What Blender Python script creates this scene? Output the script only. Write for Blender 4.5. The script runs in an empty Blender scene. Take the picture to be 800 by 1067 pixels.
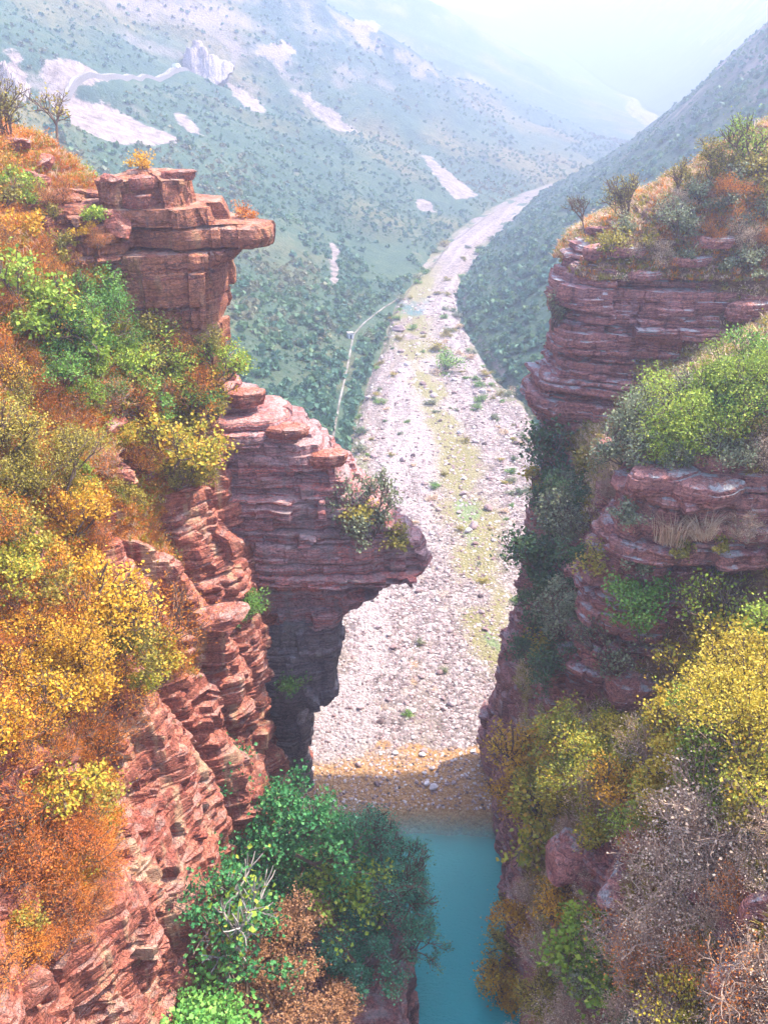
import bpy, math, random
import numpy as np
from mathutils import Vector, Matrix

C = bpy.context.scene
COL = C.collection
R = math.radians
rng = np.random.default_rng(7)
random.seed(7)

# ------------------------------------------------------------------ camera
H = 60.0
PITCH = R(28.1)
FPX = 924.0
cam_d = bpy.data.cameras.new('camera')
cam = bpy.data.objects.new('camera', cam_d)
COL.objects.link(cam)
cam.location = (0, 0, H)
cam.rotation_euler = (R(90) - PITCH, 0, 0)
cam_d.sensor_fit = 'VERTICAL'
cam_d.angle = 2 * math.atan(533.5 / FPX)
cam_d.clip_start = 0.5
cam_d.clip_end = 9000
C.camera = cam

# ------------------------------------------------------------------ light
SUN_EL, SUN_AZ = R(54), R(66)          # azimuth measured from +Y towards +X
world = bpy.data.worlds.new('World')
C.world = world
world.use_nodes = True
wn = world.node_tree.nodes
sky = wn.new('ShaderNodeTexSky')
sky.sky_type = 'NISHITA'
sky.sun_disc = False
sky.sun_elevation = SUN_EL
sky.sun_rotation = SUN_AZ
sky.air_density = 1.0
sky.dust_density = 1.5
world.node_tree.links.new(sky.outputs[0], wn['Background'].inputs[0])
wn['Background'].inputs[1].default_value = 0.15
sd = bpy.data.lights.new('sun', 'SUN')
sun = bpy.data.objects.new('sun', sd)
COL.objects.link(sun)
sd.energy = 3.9
sd.angle = R(0.6)
sd.color = (1.0, 0.90, 0.76)
sdir = Vector((math.sin(SUN_AZ) * math.cos(SUN_EL), math.cos(SUN_AZ) * math.cos(SUN_EL), math.sin(SUN_EL)))
sun.rotation_euler = sdir.to_track_quat('Z', 'Y').to_euler()
C.view_settings.view_transform = 'Standard'
C.view_settings.look = 'None'
C.view_settings.gamma = 1
C.view_settings.use_curve_mapping = False
C.view_settings.exposure = 2.5
C.cycles.volume_bounces = 2
C.cycles.max_bounces = 6
C.cycles.diffuse_bounces = 3
C.cycles.transparent_max_bounces = 8
C.cycles.use_denoising = True
HAZE_DENSITY = 0.0015
HAZE_COLOR = (0.56, 0.615, 0.82)

# ------------------------------------------------------------------ maths
CP, SP = math.cos(PITCH), math.sin(PITCH)
def ray(u, v):
    xc = (u - 400) / FPX; yc = -(v - 533.5) / FPX
    return np.array([xc, CP + yc * SP, -SP + yc * CP])
def at_y(u, v, y):
    d = ray(u, v); return np.array([0, 0, H]) + d * (y / d[1])
def at_z(u, v, z):
    d = ray(u, v); return np.array([0, 0, H]) + d * ((z - H) / d[2])
def proj(P):
    P = np.asarray(P, float); x = P[..., 0]; y = P[..., 1]; z = P[..., 2] - H
    dep = y * CP - z * SP; up = y * SP + z * CP
    dep = np.where(dep > 0.1, dep, 0.1)
    return 400 + FPX * x / dep, 533.5 - FPX * up / dep, dep

def _hash(ix, iy, iz, seed):
    h = (ix.astype(np.int64) * 374761393 + iy.astype(np.int64) * 668265263 + iz.astype(np.int64) * 2147483647 + seed * 974634577) & 0xFFFFFFFF
    h = ((h ^ (h >> 13)) * 1274126177) & 0xFFFFFFFF
    h = ((h ^ (h >> 15)) * 2246822519) & 0xFFFFFFFF
    h = h ^ (h >> 16)
    return (h & 0xFFFFFF) / float(0xFFFFFF)
def vn(x, y, z=0.0, seed=0):
    """value noise in -1..1"""
    x, y, z = np.broadcast_arrays(np.asarray(x, float), np.asarray(y, float), np.asarray(z, float))
    ix, iy, iz = np.floor(x), np.floor(y), np.floor(z)
    fx, fy, fz = x - ix, y - iy, z - iz
    fx = fx * fx * fx * (fx * (fx * 6 - 15) + 10); fy = fy * fy * fy * (fy * (fy * 6 - 15) + 10); fz = fz * fz * fz * (fz * (fz * 6 - 15) + 10)
    def h(a, b, c): return _hash(ix + a, iy + b, iz + c, seed)
    l = lambda a, b, t: a + (b - a) * t
    r = l(l(l(h(0,0,0), h(1,0,0), fx), l(h(0,1,0), h(1,1,0), fx), fy), l(l(h(0,0,1), h(1,0,1), fx), l(h(0,1,1), h(1,1,1), fx), fy), fz)
    return r * 2 - 1
def fbm(x, y, z=0.0, seed=0, o=4, g=0.5):
    s = 0; a = 1.0; t = 0; f = 1.0
    for k in range(o):
        s = s + a * vn(np.asarray(x) * f, np.asarray(y) * f, np.asarray(z) * f, seed + k * 17); t += a; a *= g; f *= 2.03
    return s / t
def sstep(a, b, x):
    t = np.clip((np.asarray(x, float) - a) / (b - a), 0, 1); return t * t * (3 - 2 * t)
def interp2(tab, ys, zs, y, z):
    """smooth-ish bilinear table lookup tab[z][y]"""
    tab = np.array(tab, float); ys = np.array(ys, float); zs = np.array(zs, float)
    y = np.clip(y, ys[0], ys[-1]); z = np.clip(z, zs[0], zs[-1])
    i = np.clip(np.searchsorted(ys, y, 'right') - 1, 0, len(ys) - 2); j = np.clip(np.searchsorted(zs, z, 'right') - 1, 0, len(zs) - 2)
    a = (y - ys[i]) / (ys[i + 1] - ys[i]); b = (z - zs[j]) / (zs[j + 1] - zs[j])
    a = a * a * (3 - 2 * a) * 0.5 + a * 0.5
    return (tab[j, i] * (1 - a) + tab[j, i + 1] * a) * (1 - b) + (tab[j + 1, i] * (1 - a) + tab[j + 1, i + 1] * a) * b
def in_poly(u, v, poly):
    c = np.zeros(np.shape(u), bool); n = len(poly)
    for i in range(n):
        x1, y1 = poly[i]; x2, y2 = poly[(i + 1) % n]
        if y1 == y2: continue
        m = ((y1 > v) != (y2 > v)) & (u < (x2 - x1) * (v - y1) / (y2 - y1) + x1)
        c ^= m
    return c

# ------------------------------------------------------------------ objects
def mesh_np(name, V, F, mats, smooth=False, mi=None, attrs=None):
    V = np.asarray(V, np.float32).reshape(-1, 3); F = np.asarray(F, np.int32)
    me = bpy.data.meshes.new(name); k = F.shape[1]
    me.vertices.add(len(V)); me.vertices.foreach_set('co', V.ravel())
    me.loops.add(F.size); me.loops.foreach_set('vertex_index', F.ravel())
    me.polygons.add(len(F)); me.polygons.foreach_set('loop_start', np.arange(0, F.size, k, dtype=np.int32))
    me.polygons.foreach_set('use_smooth', np.full(len(F), smooth, bool))
    if mi is not None: me.polygons.foreach_set('material_index', np.asarray(mi, np.int32))
    for m in (mats if isinstance(mats, (list, tuple)) else [mats]): me.materials.append(m)
    for nm, (dom, arr) in (attrs or {}).items():
        at = me.attributes.new(nm, 'FLOAT', dom); at.data.foreach_set('value', np.asarray(arr, np.float32).ravel())
    me.update(calc_edges=True)
    return me
def link(name, data, parent=None):
    o = bpy.data.objects.new(name, data); COL.objects.link(o)
    if parent is not None: o.parent = parent
    return o
def tag(o, label, cat, group=None, kind=None):
    o['label'] = label; o['category'] = cat
    if group: o['group'] = group
    if kind: o['kind'] = kind
    return o
def grid_faces(nr, nc, wrap=False):
    r = np.arange(nr - 1)[:, None]; c = np.arange(nc if wrap else nc - 1)[None, :]
    c2 = (c + 1) % nc
    return np.stack([r * nc + c, r * nc + c2, (r + 1) * nc + c2, (r + 1) * nc + c], -1).reshape(-1, 4)

# ------------------------------------------------------------------ materials
class NT:
    def __init__(s, name):
        s.m = bpy.data.materials.new(name); s.m.use_nodes = True; s.t = s.m.node_tree; s.n = s.t.nodes
        s.bsdf = s.n['Principled BSDF']; s.out = s.n['Material Output']
        s.bsdf.inputs['Specular IOR Level'].default_value = 0.2
    def add(s, typ, **kw):
        n = s.n.new('ShaderNode' + typ)
        for k, v in kw.items(): setattr(n, k, v)
        return n
    def lk(s, a, b): s.t.links.new(a, b)
    def val(s, sock, v):
        if hasattr(v, 'links') or hasattr(v, 'is_output'): s.lk(v, sock)
        else: sock.default_value = v
    def math(s, op, a, b=0.0, clamp=False):
        n = s.add('Math', operation=op, use_clamp=clamp); s.val(n.inputs[0], a); s.val(n.inputs[1], b); return n.outputs[0]
    def noise(s, vec, scale, detail=4, rough=0.55, dim='3D', w=None):
        n = s.add('TexNoise', noise_dimensions=dim)
        if vec is not None and dim != '1D': s.lk(vec, n.inputs['Vector'])
        if w is not None: s.lk(w, n.inputs['W'])
        n.inputs['Scale'].default_value = scale; n.inputs['Detail'].default_value = detail; n.inputs['Roughness'].default_value = rough
        return n.outputs['Fac']
    def voro(s, vec, scale, feature='F1', out='Distance', rnd=1.0):
        n = s.add('TexVoronoi', feature=feature); s.lk(vec, n.inputs['Vector']); n.inputs['Scale'].default_value = scale
        n.inputs['Randomness'].default_value = rnd
        return n.outputs[out]
    def ramp(s, fac, stops):
        n = s.add('ValToRGB'); e = n.color_ramp.elements
        while len(e) < len(stops): e.new(0.5)
        for k, (p, c) in enumerate(stops):
            e[k].position = p; e[k].color = (*c, 1) if len(c) == 3 else c
        s.lk(fac, n.inputs[0]); return n.outputs[0]
    def mix(s, fac, a, b, mode='MIX'):
        n = s.add('Mix', data_type='RGBA', blend_type=mode); s.val(n.inputs[0], fac)
        for k, v in ((6, a), (7, b)):
            if isinstance(v, tuple): n.inputs[k].default_value = (*v, 1)
            else: s.lk(v, n.inputs[k])
        return n.outputs[2]
    def step(s, x, a, b):
        n = s.add('MapRange'); n.interpolation_type = 'SMOOTHSTEP'; s.val(n.inputs[0], x); n.inputs[1].default_value = a; n.inputs[2].default_value = b
        return n.outputs[0]
    def attr(s, name):
        n = s.add('Attribute', attribute_name=name); return n.outputs['Fac']
    def pos(s): return s.add('NewGeometry').outputs['Position']
    def nz(s):
        g = s.add('NewGeometry'); x = s.add('SeparateXYZ'); s.lk(g.outputs['Normal'], x.inputs[0]); return x.outputs[2]
    def mixv(s, vec):
        n = s.add('TexNoise'); s.lk(vec, n.inputs['Vector']); n.inputs['Scale'].default_value = 0.8; n.inputs['Detail'].default_value = 3
        a = s.add('VectorMath', operation='SCALE'); s.lk(n.outputs['Color'], a.inputs[0]); a.inputs['Scale'].default_value = 1.6
        b = s.add('VectorMath', operation='ADD'); s.lk(vec, b.inputs[0]); s.lk(a.outputs[0], b.inputs[1]); return b.outputs[0]
    def scalev(s, vec, sc):
        n = s.add('VectorMath', operation='MULTIPLY'); s.lk(vec, n.inputs[0]); n.inputs[1].default_value = sc; return n.outputs[0]
    def bump(s, h, strength=0.5, dist=0.1):
        n = s.add('Bump'); s.lk(h, n.inputs['Height']); n.inputs['Strength'].default_value = strength; n.inputs['Distance'].default_value = dist
        s.lk(n.outputs[0], s.bsdf.inputs['Normal'])
    def done(s, col, rough=0.85):
        s.val(s.bsdf.inputs['Base Color'], (*col, 1) if isinstance(col, tuple) else col); s.val(s.bsdf.inputs['Roughness'], rough); return s.m

def rock_mat(name, stops, pale, pale_amt, streak, streak_amt, soil=None, local=False, freq=2.2):
    t = NT(name)
    p = t.add('TexCoord').outputs['Object'] if local else t.pos()
    big = t.noise(p, 0.22, 3)
    warp = t.noise(p, 0.9, 3)
    sx = t.add('SeparateXYZ'); t.lk(p, sx.inputs[0])
    w = t.math('ADD', t.math('MULTIPLY', sx.outputs[2], freq), t.math('MULTIPLY', warp, 1.3))
    lay = t.noise(None, 1.0, 6, 0.68, '1D', w)
    mixv = t.math('ADD', t.math('MULTIPLY', lay, 0.72), t.math('MULTIPLY', big, 0.28))
    col = t.ramp(mixv, stops)
    fine = t.noise(p, 5.5, 5, 0.65)
    col = t.mix(0.7, col, t.ramp(fine, [(0.3, (0.3, 0.28, 0.30)), (0.5, (1, 1, 1)), (0.72, (1.7, 1.55, 1.45))]), 'MULTIPLY')
    thin = t.noise(None, 3.6, 4, 0.7, '1D', t.math('ADD', w, t.math('MULTIPLY', t.noise(p, 1.6, 3), 0.5)))
    col = t.mix(0.8, col, t.ramp(thin, [(0.33, (0.42, 0.38, 0.40)), (0.46, (1, 1, 1)), (0.6, (1.05, 1.02, 1.0)), (0.72, (1.4, 1.3, 1.25))]), 'MULTIPLY')
    ck = t.voro(t.scalev(t.mixv(p), (0.75, 0.75, 1.3)), 1.0, 'DISTANCE_TO_EDGE')
    col = t.mix(t.math('MULTIPLY', t.math('SUBTRACT', 1.0, t.step(ck, 0.0, 0.04)), 0.5), col, (0.05, 0.03, 0.03))
    # vertical mineral streaks
    st = t.noise(t.scalev(p, (0.9, 0.9, 0.12)), 1.0, 4, 0.6)
    col = t.mix(t.math('MULTIPLY', t.step(st, 0.53, 0.66), streak_amt), col, streak)
    st2 = t.noise(t.scalev(p, (1.1, 1.1, 0.16)), 1.2, 4, 0.6)
    col = t.mix(t.math('MULTIPLY', t.step(st2, 0.56, 0.7), 0.45), col, (0.07, 0.055, 0.06))
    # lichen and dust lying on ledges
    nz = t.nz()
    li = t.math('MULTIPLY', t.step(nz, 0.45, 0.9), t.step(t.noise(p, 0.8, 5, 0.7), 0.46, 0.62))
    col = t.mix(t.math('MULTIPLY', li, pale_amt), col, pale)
    if soil is not None:
        s = t.attr('soil')
        sm = t.step(t.math('ADD', s, t.math('MULTIPLY', t.math('SUBTRACT', t.noise(p, 1.3, 5, 0.7), 0.5), 0.9)), 0.35, 0.6)
        sc = t.ramp(t.noise(p, 2.2, 6, 0.7), soil)
        col = t.mix(sm, col, sc)
    gr = t.noise(p, 17, 4, 0.75)
    col = t.mix(0.75, col, t.ramp(gr, [(0.32, (0.45, 0.42, 0.43)), (0.5, (1, 1, 1)), (0.7, (1.45, 1.4, 1.35))]), 'MULTIPLY')
    ck2 = t.voro(t.scalev(t.mixv(p), (2.0, 2.0, 4.5)), 1.0, 'DISTANCE_TO_EDGE')
    c2 = t.math('SUBTRACT', 1.0, t.step(ck2, 0.0, 0.09))
    col = t.mix(t.math('MULTIPLY', c2, t.math('MULTIPLY', t.step(t.noise(p, 0.7, 2), 0.45, 0.65), 0.3)), col, (0.05, 0.03, 0.03))
    hgt = t.math('ADD', t.math('MULTIPLY', lay, 0.9), t.math('ADD', t.math('MULTIPLY', fine, 0.7), t.math('MULTIPLY', t.voro(p, 1.7, 'DISTANCE_TO_EDGE'), 0.5)))
    t.bump(t.math('ADD', t.math('ADD', hgt, t.math('MULTIPLY', c2, -0.25)), t.math('ADD', t.math('MULTIPLY', thin, 0.8), t.math('MULTIPLY', gr, 0.35))), 1.0, 0.25)
    return t.done(col, 0.88)

STOPS_RED = [(0.28, (0.11, 0.032, 0.025)), (0.42, (0.367, 0.105, 0.069)), (0.52, (0.506, 0.184, 0.117)), (0.62, (0.292, 0.081, 0.057)), (0.72, (0.636, 0.338, 0.236))]
STOPS_PURPLE = [(0.28, (0.157, 0.077, 0.08)), (0.42, (0.386, 0.154, 0.135)), (0.52, (0.543, 0.252, 0.2)), (0.62, (0.343, 0.126, 0.118)), (0.72, (0.685, 0.42, 0.329))]
STOPS_NOSE = [(0.28, (0.174, 0.08, 0.084)), (0.4, (0.435, 0.138, 0.116)), (0.5, (0.478, 0.319, 0.304)), (0.6, (0.638, 0.174, 0.131)), (0.72, (0.72, 0.507, 0.42))]
STOPS_HEAD = [(0.28, (0.16, 0.05, 0.035)), (0.42, (0.36, 0.12, 0.065)), (0.52, (0.46, 0.19, 0.10)), (0.62, (0.28, 0.085, 0.055)), (0.75, (0.52, 0.28, 0.16))]
SOIL_L = [(0.3, (0.20, 0.075, 0.025)), (0.5, (0.42, 0.16, 0.045)), (0.7, (0.52, 0.26, 0.08))]
SOIL_R = [(0.3, (0.13, 0.075, 0.05)), (0.5, (0.26, 0.15, 0.09)), (0.7, (0.36, 0.22, 0.13))]
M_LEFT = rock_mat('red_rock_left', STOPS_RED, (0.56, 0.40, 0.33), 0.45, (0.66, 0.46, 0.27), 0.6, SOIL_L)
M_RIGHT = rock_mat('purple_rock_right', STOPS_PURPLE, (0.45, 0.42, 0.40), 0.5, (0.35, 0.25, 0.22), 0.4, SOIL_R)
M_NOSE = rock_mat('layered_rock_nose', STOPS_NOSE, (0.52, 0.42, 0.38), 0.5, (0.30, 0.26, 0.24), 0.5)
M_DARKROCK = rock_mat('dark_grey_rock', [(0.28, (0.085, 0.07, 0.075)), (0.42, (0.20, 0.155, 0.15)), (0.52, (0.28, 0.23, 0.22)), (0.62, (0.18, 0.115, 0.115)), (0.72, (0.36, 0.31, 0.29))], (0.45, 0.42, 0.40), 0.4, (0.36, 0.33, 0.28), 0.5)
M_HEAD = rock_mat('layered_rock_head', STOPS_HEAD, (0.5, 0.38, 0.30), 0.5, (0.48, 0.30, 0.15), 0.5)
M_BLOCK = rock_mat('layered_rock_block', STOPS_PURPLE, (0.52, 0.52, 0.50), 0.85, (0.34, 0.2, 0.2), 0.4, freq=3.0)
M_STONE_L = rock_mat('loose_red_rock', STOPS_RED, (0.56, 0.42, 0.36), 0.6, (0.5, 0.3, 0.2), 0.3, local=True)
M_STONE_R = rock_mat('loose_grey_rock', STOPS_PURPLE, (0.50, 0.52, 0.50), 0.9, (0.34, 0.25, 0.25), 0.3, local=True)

def leaf_mat(name, a, b, c, trans=0.3):
    t = NT(name)
    f = t.attr('tint')
    oi = t.add('ObjectInfo').outputs['Random']
    x = t.math('ADD', t.math('MULTIPLY', f, 0.75), t.math('MULTIPLY', oi, 0.25))
    col = t.ramp(x, [(0.1, a), (0.5, b), (0.9, c)])
    t.bsdf.inputs['Specular IOR Level'].default_value = 0.25
    t.done(col, 0.55)
    tr = t.add('BsdfTranslucent'); t.lk(col, tr.inputs[0])
    mx = t.add('MixShader'); mx.inputs[0].default_value = trans
    t.lk(t.bsdf.outputs[0], mx.inputs[1]); t.lk(tr.outputs[0], mx.inputs[2]); t.lk(mx.outputs[0], t.out.inputs[0])
    return t.m
ML = {
    'orange': leaf_mat('leaf_orange', (0.3, 0.07, 0.01), (0.62, 0.2, 0.02), (0.74, 0.36, 0.05)),
    'yellow': leaf_mat('leaf_yellow', (0.22, 0.25, 0.025), (0.58, 0.42, 0.035), (0.74, 0.56, 0.09)),
    'amber': leaf_mat('leaf_amber', (0.36, 0.16, 0.015), (0.64, 0.34, 0.025), (0.75, 0.52, 0.05)),
    'olive': leaf_mat('leaf_olive', (0.11, 0.1, 0.018), (0.32, 0.27, 0.04), (0.55, 0.4, 0.06)),
    'lime': leaf_mat('leaf_lime', (0.09, 0.17, 0.018), (0.27, 0.38, 0.04), (0.5, 0.52, 0.07)),
    'green': leaf_mat('leaf_green', (0.04, 0.12, 0.02), (0.13, 0.28, 0.045), (0.3, 0.42, 0.07)),
    'deep': leaf_mat('leaf_deep_green', (0.015, 0.085, 0.03), (0.05, 0.23, 0.07), (0.18, 0.42, 0.11)),
    'teal': leaf_mat('leaf_blue_green', (0.025, 0.10, 0.055), (0.065, 0.25, 0.13), (0.17, 0.42, 0.21)),
    'fresh': leaf_mat('leaf_fresh_green', (0.06, 0.2, 0.04), (0.16, 0.42, 0.08), (0.36, 0.58, 0.12)),
    'bronze': leaf_mat('leaf_bronze', (0.14, 0.09, 0.03), (0.36, 0.17, 0.07), (0.5, 0.27, 0.14)),
    'tan': leaf_mat('leaf_tan', (0.42, 0.27, 0.17), (0.70, 0.50, 0.33), (0.80, 0.66, 0.48)),
    'grey': leaf_mat('leaf_grey_green', (0.09, 0.11, 0.06), (0.22, 0.25, 0.13), (0.38, 0.38, 0.21)),
    'moss': leaf_mat('leaf_mixed_autumn', (0.12, 0.19, 0.03), (0.44, 0.4, 0.04), (0.7, 0.34, 0.04)),
    'hill_a': leaf_mat('scrub_blue_green', (0.05, 0.13, 0.085), (0.085, 0.19, 0.115), (0.14, 0.25, 0.14)),
    'hill_b': leaf_mat('scrub_green', (0.06, 0.14, 0.07), (0.115, 0.215, 0.095), (0.19, 0.27, 0.12)),
    'hill_c': leaf_mat('scrub_grey_olive', (0.10, 0.14, 0.075), (0.18, 0.20, 0.105), (0.27, 0.25, 0.14)),
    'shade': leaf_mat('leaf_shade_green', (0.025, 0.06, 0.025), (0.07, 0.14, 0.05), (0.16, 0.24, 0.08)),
    'rust': leaf_mat('leaf_rust', (0.34, 0.085, 0.02), (0.66, 0.2, 0.035), (0.74, 0.34, 0.08)),
}
def simple_noise_mat(name, a, b, scale=6, rough=0.85, bump=0.3):
    t = NT(name); p = t.add('TexCoord').outputs['Object']
    n = t.noise(p, scale, 5, 0.65); t.bump(n, bump, 0.03)
    return t.done(t.ramp(n, [(0.35, a), (0.65, b)]), rough)
M_BARK = simple_noise_mat('bark_brown', (0.07, 0.045, 0.03), (0.18, 0.12, 0.085))
M_BARKG = simple_noise_mat('bark_grey', (0.22, 0.19, 0.16), (0.46, 0.41, 0.36))
M_TWIG = simple_noise_mat('dry_twig', (0.25, 0.16, 0.105), (0.48, 0.34, 0.24))

# ------------------------------------------------------------------ river layout (all in metres on the valley floor)
def ground_pts(lst): return np.array([at_z(u, v, 0.0)[:2] for u, v in lst])
bl = ground_pts([(312, 830), (318, 700), (335, 600), (358, 500), (372, 430), (400, 360), (412, 320), (434, 290), (450, 262), (488, 230), (532, 204), (585, 187), (652, 160), (678, 136), (650, 113.5), (655, 103)])
br = ground_pts([(548, 830), (548, 700), (552, 600), (566, 500), (557, 430), (506, 385), (476, 330), (475, 300), (497, 262), (532, 230), (560, 200), (630, 183), (700, 157), (716, 134), (668, 112), (664, 102)])
BY0, BY1 = 40.0, 1250.0
def xl_bed(y): return np.interp(y, bl[:, 1], bl[:, 0])
def xr_bed(y): return np.interp(y, br[:, 1], br[:, 0])
_yy = np.linspace(20, 2600, 2600)
def _smooth(f):
    a = f(_yy); out = a.copy()
    for i, y in enumerate(_yy):
        w = max(2, int(0.05 * y)); out[i] = a[max(0, i - w):i + w + 1].mean()
    return out
_xl, _xr = _smooth(xl_bed), _smooth(xr_bed)
def XLB(y): return np.interp(y, _yy, _xl)
def XRB(y): return np.interp(y, _yy, _xr)

def terrain_h(x, y):
    xl, xr = XLB(y), XRB(y)
    dl = np.maximum(xl - x, 0); dr = np.maximum(x - xr, 0)
    warp = 14 * fbm(x / 90, y / 90, 3.3, 5, 3)
    spur = fbm((y + warp + 0.35 * dl) / 130, dl / 420, 0.5, 11, 3)
    hl = 0.22 * dl + 0.0030 * np.minimum(dl, 75) ** 2 + 0.33 * np.maximum(dl - 75, 0)
    hl = hl * (1 + 0.42 * spur * sstep(15, 110, dl))
    # the near mountain ends in a spur; further ones fall back behind it
    hl = hl * np.interp(y + 0.15 * dl + 0.6 * warp, [0, 520, 600, 700, 790, 900, 990, 1120, 2600], [1, 1.0, 0.95, 0.45, 0.55, 0.95, 0.9, 0.45, 0.35])
    hr = 0.44 * dr + 0.0032 * np.minimum(dr, 120) ** 2 + 0.75 * np.maximum(dr - 120, 0)
    spr = fbm((y - warp) / 110, dr / 260, 7.5, 23, 3)
    hr = hr * (1 + 0.22 * spr * sstep(10, 70, dr))
    h = hl + hr
    h = np.minimum(h, 150 + 40 * fbm(x / 200, y / 200, 1.1, 31, 3)) if np.ndim(h) else h
    rough = sstep(2, 25, dl + dr)
    h = h + rough * (3.2 * fbm(x / 34, y / 34, 0, 41, 4) * sstep(80, 200, y) + 0.8 * fbm(x / 9, y / 9, 0, 43, 3))
    gul = np.abs(fbm((y + 0.5 * dl + warp) / 48, dl / 170, 0.2, 47, 3))
    h = h + sstep(25, 120, dl) * (1 - sstep(700, 1000, y)) * np.interp(y, [330, 460], [0.42, 1.0]) * (26 * gul - 11) + sstep(20, 90, dr) * 5 * np.abs(fbm((y - 0.4 * dr) / 40, dr / 150, 0.2, 49, 3))
    inbed = 1 - sstep(0, 3, dl + dr)
    h = h * (1 - inbed) - 0.7 * inbed + 0.3 * (1 - inbed)
    far = sstep(1150, 1700, y)
    h = h + far * (40 + 60 * sstep(1500, 2400, y)) * (1 - 0.0 * x)
    return h * sstep(68, 105, y) - 3.0 * (1 - sstep(66, 88, y))

ys = np.geomspace(62, 2600, 430)
s = np.linspace(-1, 1, 331)
off = np.sign(s) * (np.abs(s) ** 2.1)
TX = np.where(off[None, :] < 0, XLB(ys)[:, None] + 6 + off[None, :] * (120 + 0.9 * ys[:, None]), XRB(ys)[:, None] - 6 + off[None, :] * (120 + 0.9 * ys[:, None]))
cidx = np.argmin(np.abs(s)); TX[:, cidx] = 0.5 * (XLB(ys) + XRB(ys))
TY = np.repeat(ys[:, None], len(s), 1)
TZ = terrain_h(TX, TY)
TV = np.stack([TX, TY, TZ], -1)
tu, tv, td = proj(TV)
scree = np.zeros(TX.shape)
for poly in ([(40, 100), (62, 98), (120, 112), (150, 130), (185, 142), (180, 150), (120, 150), (75, 130)], [(228, 82), (248, 84), (280, 118), (262, 116)],
             [(300, 92), (318, 96), (378, 138), (350, 138)], [(176, 112), (184, 112), (214, 140), (200, 142)], [(40, 68), (75, 58), (112, 84), (60, 94), (36, 94)],
             [(268, 48), (310, 42), (308, 60), (262, 62)], [(438, 160), (452, 166), (498, 204), (475, 208), (462, 195)], [(432, 206), (448, 210), (455, 222), (436, 220)],
             [(5, 52), (20, 50), (26, 70), (30, 96), (5, 100)], [(344, 250), (353, 258), (352, 300), (345, 296)], [(365, 20), (400, 24), (395, 36), (368, 40)]):
    scree[in_poly(tu, tv, poly)] = 1.0
for k in range(1):
    a = np.pad(scree, 1, 'edge'); scree = (a[1:-1, 1:-1] * 2 + a[:-2, 1:-1] + a[2:, 1:-1] + a[1:-1, :-2] + a[1:-1, 2:]) / 6
warm = sstep(0.0, 0.5, fbm(TX / 45, TY / 45, 0, 77, 3)) * (TX < XLB(TY))

def make_terrain_mat():
    t = NT('valley_side')
    p = t.pos()
    n1 = t.noise(p, 0.05, 6, 0.68); n2 = t.noise(p, 0.32, 5, 0.7)
    m = t.math('ADD', t.math('MULTIPLY', n1, 0.5), t.math('MULTIPLY', n2, 0.5))
    green = t.ramp(m, [(0.34, (0.022, 0.052, 0.040)), (0.45, (0.042, 0.085, 0.052)), (0.57, (0.072, 0.115, 0.062)), (0.68, (0.19, 0.17, 0.11))])
    col = t.mix(t.math('MULTIPLY', t.attr('warm'), 0.6), green, t.ramp(n2, [(0.35, (0.10, 0.10, 0.03)), (0.6, (0.28, 0.2, 0.08))]))
    sc = t.attr('scree')
    k = t.step(t.math('ADD', sc, t.math('MULTIPLY', t.math('SUBTRACT', n2, 0.5), 1.1)), 0.35, 0.6)
    col = t.mix(k, col, t.ramp(n2, [(0.35, (0.16, 0.12, 0.10)), (0.62, (0.36, 0.29, 0.265))]))
    nz = t.nz()
    cl = t.math('MULTIPLY', t.math('SUBTRACT', 1.0, t.step(nz, 0.62, 0.78)), t.step(n1, 0.42, 0.6))
    col = t.mix(cl, col, (0.30, 0.24, 0.22))
    t.bump(t.math('ADD', n2, t.noise(p, 1.2, 4, 0.7)), 1.0, 0.9)
    return t.done(col, 0.95)
hill = link('valley_hillside', mesh_np('valley_hillside', TV, grid_faces(len(ys), len(s)), make_terrain_mat(), True,
            attrs={'scree': ('POINT', scree), 'warm': ('POINT', warm)}))
tag(hill, 'hazy scrub covered valley sides rising from the dry riverbed', 'hillside', kind='structure')

# riverbed sheet ---------------------------------------------------------
def bed_h(x, y):
    xl, xr = XLB(y), XRB(y)
    k = np.clip(y / 130, 0.6, 3.5)
    e = np.minimum(x - xl, xr - x) + k * (2.2 * fbm(x / (7 * k), y / (12 * k), 0.4, 91, 3) - 1.2 * sstep(200, 330, y))
    h = 0.25 + 0.22 * fbm(x / 6, y / 7, 0, 51, 4) + 0.10 * fbm(x / 1.4, y / 1.6, 0, 53, 3)
    shore = 57.6 + 1.1 * fbm(x / 4, 0.3, 0, 57, 3) - 0.10 * x
    h = np.where(y < shore + 6, np.minimum(h, 0.30) * sstep(shore - 0.5, shore + 6, y) + np.minimum(0, (y - shore)) * 0.16 - 0.0, h)
    h = h - 0.9 * (1 - sstep(-1.2, 1.0, e)) * sstep(70, 80, y)
    return h
by = np.concatenate([np.linspace(-12, 44, 20)[:-1], np.geomspace(44, 1300, 560)])
bs = np.linspace(-1.04, 1.04, 150)
BX = 0.5 * (XLB(by) + XRB(by))[:, None] + bs[None, :] * (0.5 * (XRB(by) - XLB(by)) + 1.5 + np.where(by < 75, 8, 0))[:, None]
BY = np.repeat(by[:, None], len(bs), 1)
BZ = bed_h(BX, BY)
bu, bv, bd = proj(np.stack([BX, BY, BZ], -1))
stream = ground_pts([(520, 700), (505, 620), (490, 540), (478, 480), (455, 420), (440, 370), (432, 330), (430, 300), (445, 275)])
sx_ = np.interp(BY, stream[:, 1], stream[:, 0])
sw = np.interp(BY, [70, 90, 110, 140, 200, 300], [2.0, 3.6, 4.0, 3.2, 4.5, 6])
mead = 1.6 * fbm(BX / 9, BY / 14, 0, 61, 3)
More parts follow.
